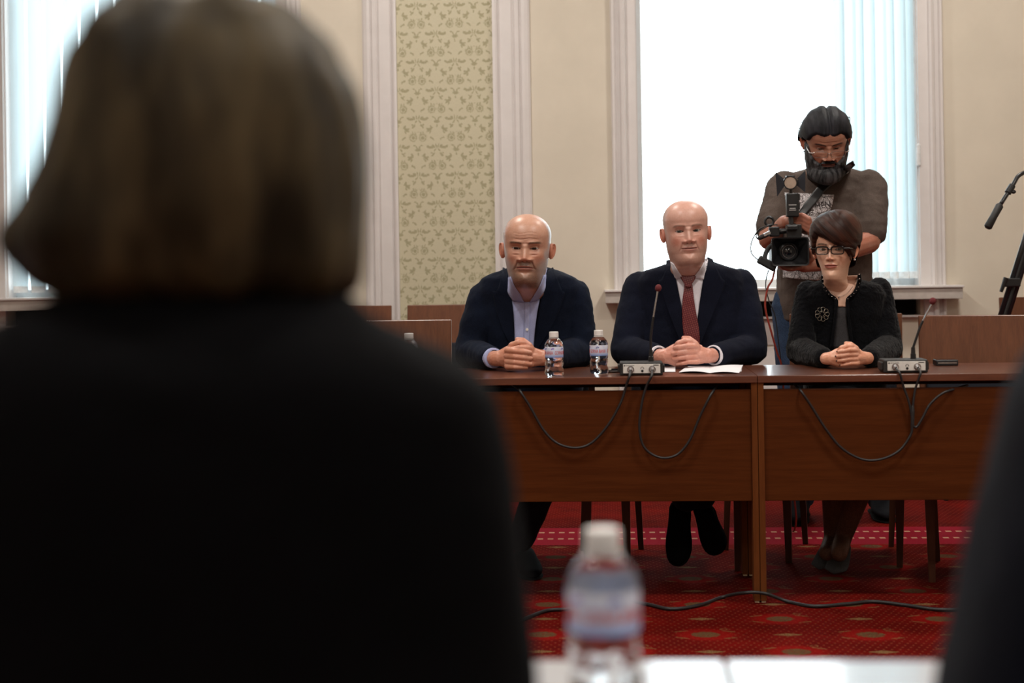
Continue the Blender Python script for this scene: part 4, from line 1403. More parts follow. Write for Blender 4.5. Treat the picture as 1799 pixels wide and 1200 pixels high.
# jacket
arms = []
for w, e, s_ in ((wl, EL, SL), (wr, ER, SR)):
    d = (e - w).normalized(); ww = rest(w + d * .035, .034); ee = rest(e, .05)
    arms.append(([s_, s_.lerp(ee, .5), ee, ee.lerp(ww, .5), ww], [.046, .050, .052, .047, .036]))
me = jacket_mesh([(490, 1450, 1504, 5.62, .045), (495, 1432, 1522, 5.62, .07), (502, 1415, 1545, 5.63, .095), (518, 1408, 1556, 5.635, .112), (550, 1410, 1556, 5.64, .122), (590, 1412, 1556, 5.65, .120), (640, 1410, 1560, 5.66, .125)],
                 arms, None, zlow=[(.62, .15, .12, .02), (.52, .18, .15, .04)], amp=.003, seed=12, fine=.0022, voxel=.0055, smooth=4)
displace(me, lambda c, n: .0022 * noise.noise(c * 85))
w3jk = obj('jacket', me, black_boucle, w3); bv = bvh_of(me)
obj('neckline', patch(bv, [(1449, 486), (1452, 502), (1462, 518), (1472, 526), (1473, 539)], [(1507, 484), (1504, 502), (1496, 517), (1487, 526), (1486, 539)], .007, 14, 20, .002),
    simple('neck_skin', tuple(c * .86 for c in HP3['skin']), .5, var=.04), w3)
obj('top', patch(bv, [(1472, 537), (1470, 560), (1467, 585), (1464, 612)], [(1487, 537), (1488, 560), (1491, 585), (1496, 612)], .005, 6, 20, .002), grey_top, w3)
def strip(nm, parent, pts, w_, off, mat, bvh, th=.004):
    P_ = spline([(a, b, 0) for a, b in pts], 24)
    L, R = [], []
    for i, p in enumerate(P_):
        t = (P_[min(i + 1, 24)] - P_[max(i - 1, 0)]).normalized(); n_ = Vector((-t.y, t.x, 0)) * w_
        L.append((p.x + n_.x, p.y + n_.y)); R.append((p.x - n_.x, p.y - n_.y))
    return obj(nm, patch(bvh, L[::3], R[::3], off, 4, 30, th), mat, parent)
nl = [(1446, 484), (1447, 500), (1455, 515), (1468, 525), (1469, 545), (1465, 580), (1461, 612)]
nr = [(1510, 482), (1510, 500), (1502, 514), (1490, 525), (1490, 545), (1494, 580), (1499, 612)]
trims = [strip('trim', w3jk, q, 2.6, .012, black_boucle, bv) for q in (nl, nr)]
def on(px, py, off, bvh):
    d = ray(px, py).normalized(); h = bvh.ray_cast(CAM, d)
    return CAM + d * ((h[3] if h[0] is not None else 5.55) - off)
for q, tr in ((nl, trims[0]), (nr, trims[1])):
    sp = spline([(a, b, 0) for a, b in q[:4]], 7)
    for k, p in enumerate(sp):
        bm = bmesh.new(); ball(bm, on(p.x, p.y, .017, bv), .0027 if k < 2 else .0019, 2); obj('bead', bm, crystal, tr, smooth=True)
# brooch: a ring of beads
br = bmesh.new(); c0 = (1445, 552)
for k in range(9):
    a = 2 * math.pi * k / 9
    cc = on(c0[0] + 9.0 * math.cos(a), c0[1] + 9.0 * math.sin(a), .011, bv)
    tube(br, [cc + Vector((.0075 * math.cos(b), 0, .0075 * math.sin(b))) for b in [2 * math.pi * j / 12 for j in range(12)]], .0012, 6, closed=True)
for k in range(7):
    a = 2 * math.pi * k / 7; ball(br, on(c0[0] + 4.0 * math.cos(a), c0[1] + 4.0 * math.sin(a), .012, bv), .0032, 1)
obj('brooch', br, simple('brooch_metal', (.35, .34, .30), .25, metal=1), w3jk, 'silver rosette brooch')
bm = bmesh.new(); tube(bm, [on(x, y, .0115, bv) for x, y in ((1453, 503), (1460, 513), (1468, 519), (1475, 521), (1483, 519), (1491, 513), (1499, 503))], .0006, 6)
nk = obj('necklace', bm, crystal, w3)
bm = bmesh.new(); ball(bm, on(1475, 522, .014, bv), .0036, 2); obj('pendant', bm, crystal, nk)
nail = simple('dark_nail_varnish', (.035, .006, .008), .15)
for p, d, r in tips:
    bm = bmesh.new(); ball(bm, p + d * (.55 * r) + Vector((0, -.62 * r, .12 * r)), r * .62, 2, (1.05, .42, .72)); obj('fingernail', bm, nail, w3body, 'dark red painted nail' if p == tips[0][0] else None, smooth=True)
bm = bmesh.new(); ball(bm, Vector(pl3(np.array([.079, -.008, .082]))), .0038, 2); obj('earring', bm, pearl, w3)
glasses(pl3, simple('black_spectacle_frame', (.008, .007, .007), .2), lens_m, w3, hw=.0235, hh=.0145, cx=.0300, cz=.1215, f=.104, r=.0022, temple_r=.0034, top_k=1.5)
hair_brown = hair_mat('dark_brown_hair', (.013, .0045, .003), (.060, .020, .0115), (30, 30, 5))
def th_w(X, F, Z):
    ax = np.abs(X)
    # boundary of the fringe over the forehead: high at the parting (image left), low at the right temple
    zb = np.interp(X, [-.08, -.066, -.058, -.045, -.02, .01, .035, .055, .066, .075], [.085, .10, .155, .174, .164, .146, .132, .112, .085, .070])
    wf = sst(.0, .02, F - .00)
    e_front = (Z - zb)
    e_side = np.minimum(Z - .082, 1) + sst(.0, -.04, F) * .09
    inside = np.where(F > .015, e_front, np.where(F > -.03, Z - np.where(X > 0, .128, .108), Z - .045))
    t = sst(-.002, .016, inside)
    body = .016 + .020 * sst(.15, .235, Z) + .010 * sst(.10, .17, Z) * sst(-.04, .04, X) + .006 * sst(0, -.05, F)
    ridge = .0016 * rnoise(X + (Z) * .9, Z * .2, 210, 30, 4)
    return -.004 + t * (body + ridge + .004)
me = shell(HP3, pl3, th_w, lambda X, F, Z: np.stack([X + Z * 1.1, F * .3, (Z - X) * .4], -1))
obj('hair', me, hair_brown, w3, 'short dark brown hair swept to one side')
# lock in front of the ear
bm = bmesh.new()
for k in range(7):
    o_ = .0035 * k
    q = [(.050 + o_ * .6, .075 - o_, .165), (.062 + o_ * .4, .062 - o_, .135), (.069 + o_ * .2, .050 - o_ * .6, .105), (.0705, .044 - o_ * .4, .080 + o_ * .6)]
    tube(bm, spline([pl3(np.array(c)) for c in q], 12), [.0055 - .0003 * j for j in range(13)], 8)
me = bpy.data.meshes.new('lock'); bm.to_mesh(me); bm.free()
a_ = me.attributes.new('Strand', 'FLOAT_VECTOR', 'POINT'); a_.data.foreach_set('vector', np.array([v.co for v in me.vertices]).ravel())
obj('side_lock', me, hair_brown, w3, smooth=True)

# ------------------------------------------------------------------ the cameraman
HP4 = dict(skin=(.42, .205, .14), lips=(.20, .07, .06), browc=(.02, .014, .012), wide=1.06, jaw=1.10, nosew=1.35, nose=1.05, open=.0012, fold=.003, brow_k=.95, frown=.8, eyeshade=.5, mouth=.027, lip=.6, neck=.070, smile=-.002, look=(0, -1, -.9))
gx = at(1455, 640, 6.55).x
m4 = empty('person', (gx, 6.5, 0), 'standing bearded person in a brown T-shirt bending over a video camera', 'person')
pl4 = placer(at(1452, 249, 6.40), 1.08, -.03, .50, -.02, neck_base=(0, .10, .0))
parts, eyes, I = full_head(HP4, pl4)
# arms
Sa, Sb = at(1378, 330, 6.55), at(1527, 330, 6.56)
Ea, Eb = at(1352, 420, 6.36), at(1527, 425, 6.40)
Ha, Hb = at(1392, 392, 6.16), at(1418, 463, 6.13)
hb = bmesh.new()
chain(hb, [Sa, Ea, Ea.lerp(Ha, .5), at(1378, 391, 6.2)], [.052, .048, .044, .030])
chain(hb, [Sb, Eb, Eb.lerp(Hb, .5), at(1440, 463, 6.17)], [.055, .050, .046, .032])
# right hand of the cameraman: closes on the top handle
pa = at(1385, 390, 6.15)
chain(hb, [at(1378, 391, 6.2), pa], [.030, .030])
for k in range(4):
    b0 = pa + Vector((.012, -.02 + .004 * k, .020 - .016 * k)); 
    p1 = b0 + Vector((.040, -.028, .006)); p2 = p1 + Vector((.026, -.008, -.016)); p3 = p2 + Vector((.006, .010, -.018))
    chain(hb, [pa, b0, p1, p2, p3], [.020, .013, .0112, .0105, .0088])
chain(hb, [pa, at(1404, 383, 6.16), at(1411, 387, 6.14), at(1413, 394, 6.13)], [.018, .013, .0115, .009])
# left hand under the lens
pb = at(1412, 467, 6.13)
chain(hb, [at(1440, 463, 6.17), pb], [.032, .028])
for k in range(4):
    b0 = pb + Vector((-.015, -.022 + .018 * k, -.004)); p1 = b0 + Vector((-.040, -.004, -.008)); p2 = p1 + Vector((-.028, 0, .006)); p3 = p2 + Vector((-.016, .002, .014))
    chain(hb, [pb, b0, p1, p2, p3], [.020, .013, .0115, .0105, .009])
chain(hb, [pb, at(1428, 452, 6.10), at(1424, 440, 6.08)], [.018, .014, .011])
hm = remesh(hb, .0036, 5, .5); parts.append(me_parts(hm, skin_fn((.40, .20, .145))))
cb = bmesh.new()
chain(cb, [at(1452, 315, 6.56), at(1452, 400, 6.56), at(1450, 520, 6.58), Vector((gx, 6.58, .92))], [.09, .12, .13, .12])
for s_, ax_ in ((-1, at(1412, 905, 6.42).x), (1, at(1549, 905, 6.55).x)): chain(cb, [Vector((gx + s_ * .09, 6.58, .90)), Vector(((gx + ax_) / 2, 6.5, .50)), Vector((ax_, 6.55, .12))], [.08, .055, .04])
parts.append(core_parts(cb, HP4['skin']))
m4body = obj('body', mesh_from('body', *merge(parts)), SKIN, m4)
eyes_to(m4body, eyes)
arms = [([Sa, Sa.lerp(Ea, .45), Sa.lerp(Ea, .78)], [.078, .074, .073]), ([Sb, Sb.lerp(Eb, .45), Sb.lerp(Eb, .80)], [.082, .080, .076])]
me = jacket_mesh([(296, 1420, 1490, 6.60, .07), (303, 1396, 1512, 6.60, .10), (315, 1374, 1535, 6.60, .125), (340, 1364, 1540, 6.60, .15), (400, 1366, 1532, 6.58, .17), (460, 1368, 1530, 6.57, .185), (520, 1366, 1532, 6.57, .18), (562, 1366, 1534, 6.58, .175)],
                 arms, None, amp=.007, seed=21, voxel=.0075, smooth=5)
tee = obj('t_shirt', me, tee_m, m4); bv = bvh_of(me)
def print_mat():
    m, b = new_mat('comic_print')
    vec, x, y, z = coords()
    v = E.nt.nodes.new('ShaderNodeTexVoronoi'); v.feature = 'DISTANCE_TO_EDGE'; v.inputs['Scale'].default_value = 30
    mp = E.nt.nodes.new('ShaderNodeMapping'); mp.inputs['Scale'].default_value = (1, .01, .8); mp.inputs['Rotation'].default_value = (0, .2, 0)
    E.nt.links.new(vec, mp.inputs[0]); E.nt.links.new(mp.outputs[0], v.inputs['Vector'])
    e1 = E(v.outputs['Distance']).lt(.03)
    n = noise_tex(vec, 90, 4, .8, None, 1.5)
    scrib = (n - .5).abs().lt(.035)
    n2 = noise_tex(vec, 16, 2, .5)
    ink = (e1 + scrib + n2.gt(.63) * n.gt(.5)).min(1)
    link(mixc(ink, (.80, .75, .77), (.08, .065, .06)), b.inputs['Base Color'])
    b.inputs['Roughness'].default_value = .85
    return m
pm = print_mat()
obj('print', patch(bv, [(1378, 338), (1382, 360), (1386, 385), (1402, 440)], [(1466, 342), (1462, 362), (1450, 400), (1444, 440)], .004, 16, 26, .001), pm, tee, 'black and white comic style print')
obj('print', patch(bv, [(1376, 475), (1376, 488)], [(1450, 478), (1450, 494)], .004, 12, 6, .001), pm, tee)
def text_on(s, size, px, py, bvh, off, mat, parent, sx=1.0, rot=0.0):
    bm = text_bm(s, size, .0004, sx=sx)
    h = on(px, py, off, bvh)
    M_ = Matrix.Translation(h) @ Matrix.Rotation(rot, 4, 'Y') @ Matrix.Rotation(math.pi / 2, 4, 'X')
    bmesh.ops.transform(bm, matrix=M_, verts=bm.verts)
    return obj('lettering', bm, mat, parent)
ink_m = simple('print_ink', (.03, .025, .025), .8); paperw = simple('print_white', (.5, .48, .48), .8)
text_on('MEN', .042, 1446, 361, bv, .008, ink_m, tee, .8, -.15)
text_on('OR DIE', .022, 1432, 476, bv, .009, paperw, tee)
# strap from the shoulder across the chest
obj('shoulder_strap', patch(bv, [(1499, 283), (1468, 302), (1440, 325), (1418, 352), (1403, 374)], [(1502, 290), (1480, 312), (1452, 334), (1430, 362), (1408, 386)], .016, 5, 26, .004), black_plastic, m4, 'black camera strap')
# beard and hair
hair_black = hair_mat('black_hair', (.0035, .004, .006), (.022, .022, .028), (26, 26, 7), .62)
hair_grey = hair_mat('dark_greying_beard', (.006, .006, .007), (.085, .085, .09), (60, 60, 20), .6)
def th_beard(X, F, Z):
    ax = np.abs(X)
    top = np.interp(ax, [0, .022, .030, .05, .062, .072, .085], [.078, .078, .066, .074, .092, .125, .135])
    t = sst(.004, -.008, Z - top) * sst(-.055, -.02, Z) * sst(-.02, .015, F)
    lips = gs(Z - .0605, .0085) * sst(.031, .020, ax)
    body = .010 + .022 * sst(.06, .0, Z) * sst(.07, .0, ax) + .008 * sst(.05, .0, Z)
    moust = gs(Z - .072, .006) * sst(.034, .02, ax) * .006
    r = -.004 + t * (1 - lips * 1.25) * (body + .004) + moust * t + .0016 * t * rnoise(X * 1.0, Z, 260, 90, 9)
    return r
me = shell(HP4, pl4, th_beard, lambda X, F, Z: np.stack([X * 1.2, F, Z], -1), 'beard')
obj('beard', me, hair_grey, m4, 'full dark beard, greying at the sides')
def th_h4(X, F, Z):
    ax = np.abs(X)
    hl = np.interp(ax, [0, .02, .045, .06, .072, .09], [.183, .178, .183, .172, .145, .135])
    inside = np.where(F > .01, Z - hl, np.where(F > -.03, Z - .128, Z - np.interp(F, [-.11, -.03], [.035, .105])))
    t = sst(-.003, .014, inside)
    body = .009 + .010 * sst(.19, .235, Z) + .018 * sst(.02, -.05, F) * sst(.20, .12, Z) + .006 * sst(.05, .075, ax)
    part = gs(X - .004, .006) * sst(.17, .2, Z) * .010
    ridge = .0030 * rnoise(X * 1.0 + .2 * Z, Z, 150, 30, 6)
    return -.004 + t * (body - part + ridge * sst(.0, .01, inside) + .004)
me = shell(HP4, pl4, th_h4, lambda X, F, Z: np.stack([X * 1.5, F * .4, Z * .3], -1))
hr = obj('hair', me, hair_black, m4, 'black swept-back hair')
bm = bmesh.new(); rs = random.Random(5)
for k in range(46):
    s_ = rs.choice((-1, 1, 1)); z0 = rs.uniform(.10, .20)
    a = np.array([s_ * rs.uniform(.060, .078), rs.uniform(-.06, .02), z0]); b_ = a + np.array([s_ * rs.uniform(.012, .026), rs.uniform(-.03, .0), rs.uniform(-.03, .005)])
    c_ = b_ + np.array([s_ * rs.uniform(.0, .012), -.01, rs.uniform(-.03, -.004)])
    tube(bm, spline([pl4(q) for q in (a, b_, c_)], 6), [.0028, .0026, .0024, .002, .0016, .0012, .0006], 5)
for k in range(7):
    a = np.array([rs.uniform(-.04, .05), rs.uniform(-.07, -.03), .232]); b_ = a + np.array([rs.uniform(-.01, .01), -.015, rs.uniform(.004, .009)]); c_ = b_ + np.array([rs.uniform(-.014, .014), -.012, rs.uniform(-.006, .006)])
    tube(bm, spline([pl4(q) for q in (a, b_, c_)], 6), [.0022, .002, .0018, .0015, .0012, .0009, .0005], 5)
me = bpy.data.meshes.new('loose_strands'); bm.to_mesh(me); bm.free()
a_ = me.attributes.new('Strand', 'FLOAT_VECTOR', 'POINT'); a_.data.foreach_set('vector', np.array([v.co for v in me.vertices]).ravel())
tag(obj('loose_strands', me, hair_black, hr), kind='stuff')
glasses(pl4, simple('silver_frame', (.62, .60, .58), .25, metal=1), lens_m, m4, hw=.0275, hh=.0125, cx=.0345, cz=.1125, f=.108, r=.0011, temple_r=.0026)
# jeans and shoes
jb = bmesh.new()
an4 = [Vector((at(1412, 905, 6.42).x, 6.55, .10)), Vector((at(1549, 905, 6.55).x, 6.62, .10))]
for s_, a in zip((-1, 1), an4): chain(jb, [Vector((gx + s_ * .115, 6.58, .92)), Vector(((gx + s_ * .13 + a.x) / 2, 6.52, .50)), a], [.125, .088, .070], 18)
ball(jb, Vector((gx, 6.58, .95)), .15, 2, (1.2, .95, .8))
me = remesh(jb, .011, 4); displace(me, wr_fn(.006, 12, 9)); obj('jeans', me, jeans_m, m4)
for a, dx in zip(an4, (-.05, .0)):
    sh = obj('shoe', shoe_mesh((a.x - dx * .3, a.y + .05, .02), (a.x + dx, a.y - .22, .02), (0, 0, 1), .052, .07), simple('dark_grey_trainer', (.012, .013, .016), .8, spec=.05), m4, smooth=True)
    obj('sole', shoe_mesh((a.x - dx * .3, a.y + .055, 0), (a.x + dx, a.y - .225, 0), (0, 0, 1), .053, .022), sole_m, sh, smooth=True)
def lathe_y(bm, c, prof, n=36, cap=True):
    add_rings(bm, [[Vector(c) + Vector((r * math.cos(2 * math.pi * j / n), dy, r * math.sin(2 * math.pi * j / n))) for j in range(n)] for dy, r in prof], cap)
# ------------------------------------------------------------------ bottles
def pet_mat():
    m, b = new_mat('clear_bottle_with_water')
    b.inputs['Base Color'].default_value = (.96, .98, 1, 1)
    b.inputs['Roughness'].default_value = .01
    b.inputs['IOR'].default_value = 1.34
    b.inputs['Transmission Weight'].default_value = 1.0
    vec, x, y, z = coords()
    bump(b, noise_tex(vec, 90, 2, .5), .5, .004)
    return m
PET = pet_mat()
def label_mat():
    m, b = new_mat('bottle_label')
    vec, x, y, z = coords()
    n = noise_tex(vec, 60, 4, .6)
    c = mixc(z.smooth(.062, .075), (.22, .38, .80), (.62, .68, .86))
    c = mixc((n + (z - .09) * 12).smooth(.45, .65), c, (.72, .74, .84))
    c = mixc(n.gt(.62) * z.gt(.088), c, (.28, .22, .60))
    link(c, b.inputs['Base Color']); b.inputs['Roughness'].default_value = .3
    return m
LAB = label_mat(); red_ink = simple('red_label_ink', (.60, .025, .02), .4); cap_m = simple('white_bottle_cap', (.82, .80, .78), .4, var=.02); blue_ink = simple('blue_label_ink', (.05, .08, .40), .4)
def wrap_text(s, size, ang, z, r, sx=1):
    bm = text_bm(s, size, .0001, sx=sx)
    for v in bm.verts:
        a = ang + v.co.x / r; rr = r + v.co.z
        v.co = Vector((rr * math.sin(a), -rr * math.cos(a), z + v.co.y))
    return bm
def make_bottle():
    root = empty('water_bottle', (0, 0, 0), 'x', 'bottle')
    prof = [(.0, .020), (.002, .0265), (.006, .0300), (.014, .0318), (.022, .0312), (.029, .0285), (.035, .0298), (.041, .0314), (.047, .0300), (.052, .0286), (.057, .0300), (.061, .0312), (.064, .0305), (.098, .0305), (.101, .0315), (.106, .0312), (.112, .0285), (.118, .0245), (.123, .0200), (.127, .0155), (.130, .0128), (.134, .0126)]
    bm = bmesh.new(); rings = []
    n = 60
    for z, r in prof:
        low = 1 if z < .058 else 0
        ring = []
        for j in range(n):
            a = 2 * math.pi * j / n
            k = 1 + low * (.035 * math.cos(5 * a + z * 90) + .02 * math.cos(9 * a - z * 140))
            if z < .012: k += .05 * math.cos(5 * a)
            if .103 < z < .122: k += .012 * math.cos(10 * a)
            ring.append(Vector((r * k * math.cos(a), r * k * math.sin(a), z)))
        rings.append(ring)
    add_rings(bm, rings)
    obj('body', bm, PET, root, smooth=True)
    bm = bmesh.new()
    add_rings(bm, [[Vector((r * math.cos(2 * math.pi * j / 60), r * math.sin(2 * math.pi * j / 60), z)) for j in range(60)] for z, r in ((.063, .0309), (.064, .0312), (.098, .0312), (.099, .0309))], cap=False)
    lb = obj('paper_label', bm, LAB, root, smooth=True)
    t = wrap_text('GORNA BANIA', .0175, 0, .078, .0315, .50); obj('lettering', t, red_ink, lb)
    t = wrap_text('ГОРНА БАНЯ', .0175, 2.1, .078, .0315, .50); obj('lettering', t, red_ink, lb)
    t = wrap_text('GORNA BANIA', .0175, 4.2, .078, .0315, .50); obj('lettering', t, red_ink, lb)
    bm = bmesh.new()
    for a0 in (0, 2.1, 4.2):
        for k, (da, dz, r) in enumerate(((-.12, .0, .0028), (.10, .001, .0024), (0, .003, .0020))):
            a = a0 + da; ball(bm, (.0310 * math.sin(a), -.0310 * math.cos(a), .091 + dz), r, 1, (1, 1, .7))
    tag(obj('emblem', bm, blue_ink, lb), kind='stuff')
    bm = bmesh.new(); tube(bm, [(0, 0, .1275), (0, 0, .129)], .0165, 40); obj('neck_ring', bm, cap_m, root)
    bm = bmesh.new(); rings = []
    for z, r in ((.131, .0148), (.1315, .0153), (.1475, .0151), (.149, .0142)):
        rings.append([Vector(((r + (.0003 if j % 2 else 0)) * math.cos(2 * math.pi * j / 72), (r + (.0003 if j % 2 else 0)) * math.sin(2 * math.pi * j / 72), z)) for j in range(72)])
    add_rings(bm, rings); obj('cap', bm, cap_m, root)
    return root
b0 = make_bottle()
for i, (px, py, rot, lb) in enumerate(((974, 661.5, 1.05, 'small water bottle beside the clasped hands of the man with the open collar'),
                                  (1053, 658, -.12, 'small water bottle standing between the two seated men, its label facing the camera'),
                                  (718, 663, .6, 'water bottle at the left, only its cap showing above the blurred shoulder'),
                                  (1063, 1250, .35, 'large blurred water bottle on the white desk in the foreground'))):
    o = b0 if i == 0 else copy_tree(b0)
    p = atz(px, py, TZ); o.location = (p.x, p.y + .03, TZ + .0003); o.rotation_euler.z = rot
    o['label'] = lb; o['group'] = 'small water bottles'

# ------------------------------------------------------------------ microphone units
rubber = simple('black_rubber', (.016, .015, .015), .6)
plate_m = simple('silver_face_plate', (.72, .70, .66), .4, metal=0, var=.04)
foam = simple('dark_red_foam', (.13, .018, .022), .9, nscale=300, bumpd=.001)
cable_m = simple('black_cable', (.014, .014, .015), .45)
def mic_unit(px, py, pole, tip, label, rz=0.0, wr_=1.0):
    p = atz(px, py, TZ)
    root = empty('microphone_unit', (p.x, p.y + .045, TZ), label, 'microphone unit', 'microphone units')
    x, y = p.x, p.y
    bm = bmesh.new(); box(bm, x - .072, x + .072, y + .006, y + .10, TZ + .0005, TZ + .044, .004)
    obj('housing', bm, rubber, root)
    for s in (-1, 1):
        bm = bmesh.new(); box(bm, x + s * .0725 - .006, x + s * .0725 + .006, y + .02, y + .09, TZ + .008, TZ + .036, .004); obj('bumper', bm, rubber, root)
    bm = bmesh.new(); box(bm, x - .061, x + .063, y + .002, y + .0065, TZ + .008, TZ + .0385, .0008)
    pl = obj('face_plate', bm, plate_m, root)
    bm = bmesh.new(); tube(bm, [(x + .003, y + .0025, TZ + .0155), (x + .003, y + .0008, TZ + .0155)], .0042, 18); obj('headphone_socket', bm, black_plastic, pl)
    t = text_bm('SENNHEISER', .0052, .0001, 'LEFT'); bmesh.ops.transform(t, matrix=Matrix.Translation((x - .052, y + .0018, TZ + .0335)) @ Matrix.Rotation(math.pi / 2, 4, 'X'), verts=t.verts); obj('lettering', t, rubber, pl)
    bm = bmesh.new(); box(bm, x - .058, x - .054, y + .0014, y + .0022, TZ + .0315, TZ + .0355); box(bm, x + .040, x + .058, y + .0014, y + .0022, TZ + .0335, TZ + .0362); obj('emblem', bm, rubber, pl)
    bm = bmesh.new(); tube(bm, [Vector((x + .003 + .0045 * math.cos(a), y + .0015, TZ + .0250 + .0045 * math.sin(a))) for a in [math.pi * k / 8 for k in range(9)]], .0005, 6)
    box(bm, x - .0028, x - .0008, y + .001, y + .002, TZ + .0222, TZ + .0255); box(bm, x + .0068, x + .0088, y + .001, y + .002, TZ + .0222, TZ + .0255); obj('headphone_symbol', bm, rubber, pl)
    for dx in (-.036, .036):
        bm = bmesh.new(); tube(bm, [(x + dx, y + .004, TZ + .021), (x + dx, y - .001, TZ + .021)], .0118, 24); cn = obj('connector', bm, chrome, pl)
        bm = bmesh.new(); tube(bm, [(x + dx, y + .0, TZ + .021), (x + dx, y - .008, TZ + .020), (x + dx, y - .013, TZ + .017)], [.0085, .0080, .0055], 18); obj('plug', bm, chrome, cn)
    # gooseneck
    bx, by = x + .034, y + .055
    bm = bmesh.new(); tube(bm, [(bx, by, TZ + .043), (bx, by, TZ + .060), (bx, by, TZ + .061), (bx, by, TZ + .082)], [.0095, .009, .0075, .0065], 16); gb_ = obj('gooseneck_base', bm, black_plastic, root)
    pts = [Vector((bx, by, TZ + .08))] + [at(a, b, by) for a, b in list(pole) + [tip]]
    sp = spline(pts, 40)
    bm = bmesh.new(); tube(bm, sp[:20], .0042, 10); obj('gooseneck', bm, black_plastic, root)
    bm = bmesh.new(); tube(bm, sp[19:], .0030, 10); obj('stem', bm, chrome, root)
    tp = at(*tip, by); d = (tp - sp[-4]).normalized()
    bm = bmesh.new(); q = d.to_track_quat('Z', 'Y').to_matrix().to_4x4()
    ball(bm, tp, .0112, 3, (1, 1, 1.12), q); obj('windshield', bm, foam, root, smooth=True)
    return x, y
ux, uy = mic_unit(1127.5, 660, [(1144, 590), (1149, 553), (1155, 516)], (1157, 506), 'silver faced microphone unit in front of the man with the red tie', 0)
vx, vy = mic_unit(1593, 655.5, [(1611, 592), (1618, 572), (1629, 550), (1637, 535)], (1639, 529), 'silver faced microphone unit beside the woman, next to the phone', 0)
def cable(name, pts, r, mat, label, cat='cable', n=80, parent=None, group=None):
    bm = bmesh.new(); tube(bm, spline(pts, n), r, 10)
    o = obj(name, bm, mat, parent, smooth=True)
    if parent is None: tag(o, label, cat, group)
    return o
YC = TF - .006
def hang(px, py): return at(px, py, YC)
cable('cable', [(ux - .036, uy - .012, TZ + .017), (ux - .038, uy - .030, TZ + .012), (ux - .041, TF - .012, TZ + .004), hang(1100, 680), hang(1090, 710), hang(1068, 748), hang(1040, 778), hang(1012, 787), hang(980, 779), hang(955, 755), hang(932, 715), hang(916, 690), at(912, 684, TF + .02), at(900, 676, TF + .08)], .0042, cable_m,
      'black cable hanging in a loop below the bottles, from the left plug of the unit')
cable('cable', [(ux + .036, uy - .012, TZ + .017), (ux + .034, uy - .030, TZ + .012), (ux + .032, TF - .012, TZ + .004), hang(1135, 682), hang(1127, 715), hang(1124, 755), hang(1133, 787), hang(1160, 804), hang(1190, 799), hang(1213, 772), hang(1230, 732), hang(1248, 696), at(1256, 684, TF + .02), at(1262, 676, TF + .08)], .0042, cable_m,
      'black cable hanging in a deep loop, from the right plug of the left unit')
yr = empty('cable', (vx, TF, TZ), 'black forked cable hanging below the right microphone unit, in front of the right table panel', 'cable')
cable('plug_lead', [(vx - .036, vy - .012, TZ + .017), (vx - .035, vy - .03, TZ + .012), (vx - .033, TF - .012, TZ + .004), hang(1588, 680), hang(1597, 705), hang(1603, 735)], .0038, cable_m, '', parent=yr)
cable('plug_lead', [(vx + .036, vy - .012, TZ + .017), (vx + .035, vy - .03, TZ + .012), (vx + .034, TF - .012, TZ + .004), hang(1609, 682), hang(1605, 708), hang(1604, 735)], .0038, cable_m, '', parent=yr)
bm = bmesh.new(); tube(bm, [hang(1604, 712), hang(1604, 722), hang(1603.5, 745), hang(1603, 752)], [.004, .0065, .0060, .0045], 12); obj('splitter_sleeve', bm, rubber, yr)
cable('loop', [hang(1603, 748), hang(1600, 765), hang(1580, 792), hang(1548, 807), hang(1515, 807), hang(1480, 788), hang(1452, 755), hang(1428, 717), hang(1410, 690), at(1404, 683, TF + .02), at(1396, 676, TF + .08)], .0042, cable_m, '', parent=yr)
cable('loop', [hang(1604, 748), hang(1611, 750), hang(1622, 733), hang(1634, 711), hang(1655, 692), at(1676, 684, TF + .015), at(1700, 677, TF + .08)], .0042, cable_m, '', parent=yr)
fl = [(870, 1110), (935, 1082), (965, 1072), (1000, 1070), (1050, 1062), (1100, 1056), (1140, 1062), (1180, 1070), (1230, 1063), (1270, 1049), (1310, 1041.5), (1345, 1043), (1385, 1057), (1430, 1065), (1490, 1061), (1535, 1057), (1590, 1063), (1650, 1071), (1720, 1069), (1790, 1062)]
cable('floor_cable', [at(a, b, TF - .012) if 1300 < a < 1350 else atz(a, b, .0065) for a, b in fl], .0058, cable_m, 'black cable snaking across the red carpet in front of the tables', 'cable', n=200)

# ------------------------------------------------------------------ paper and phones on the tables
paper = simple('white_paper', (.80, .79, .82), .7, var=.02)
def sheet(name, c, label, bump_, thick=.0004, n=14):
    """c: four image points on the table (near left, near right, far right, far left)"""
    P = [atz(*q, TZ + .001) for q in c]
    bm = bmesh.new(); g = []
    for i in range(n + 1):
        row = []
        for j in range(5):
            a = P[0].lerp(P[1], i / n); b_ = P[3].lerp(P[2], i / n)
            p = a.lerp(b_, j / 4); p.z += bump_(i / n, j / 4)
            row.append(bm.verts.new(p))
        g.append(row)
    for i in range(n):
        for j in range(4): bm.faces.new((g[i][j], g[i + 1][j], g[i + 1][j + 1], g[i][j + 1]))
    return solid(bm, thick)
pr = empty('document', tuple(atz(1250, 651, TZ)), 'open white document with curling pages under the clasped hands', 'paper')
obj('page', sheet('p', [(1193, 655), (1247, 656), (1247, 646), (1205, 646)], '', lambda u, v: .0015 + .005 * math.sin(u * math.pi) * (1 - v * .5)), paper, pr)
obj('page', sheet('p', [(1247, 656), (1299, 656), (1306, 645), (1247, 646)], '', lambda u, v: .0015 + .004 * math.sin(u * math.pi) + .006 * u * v), paper, pr)
obj('page', sheet('p', [(1197, 653), (1303, 653), (1304, 644), (1210, 644)], '', lambda u, v: .0008), paper, pr)
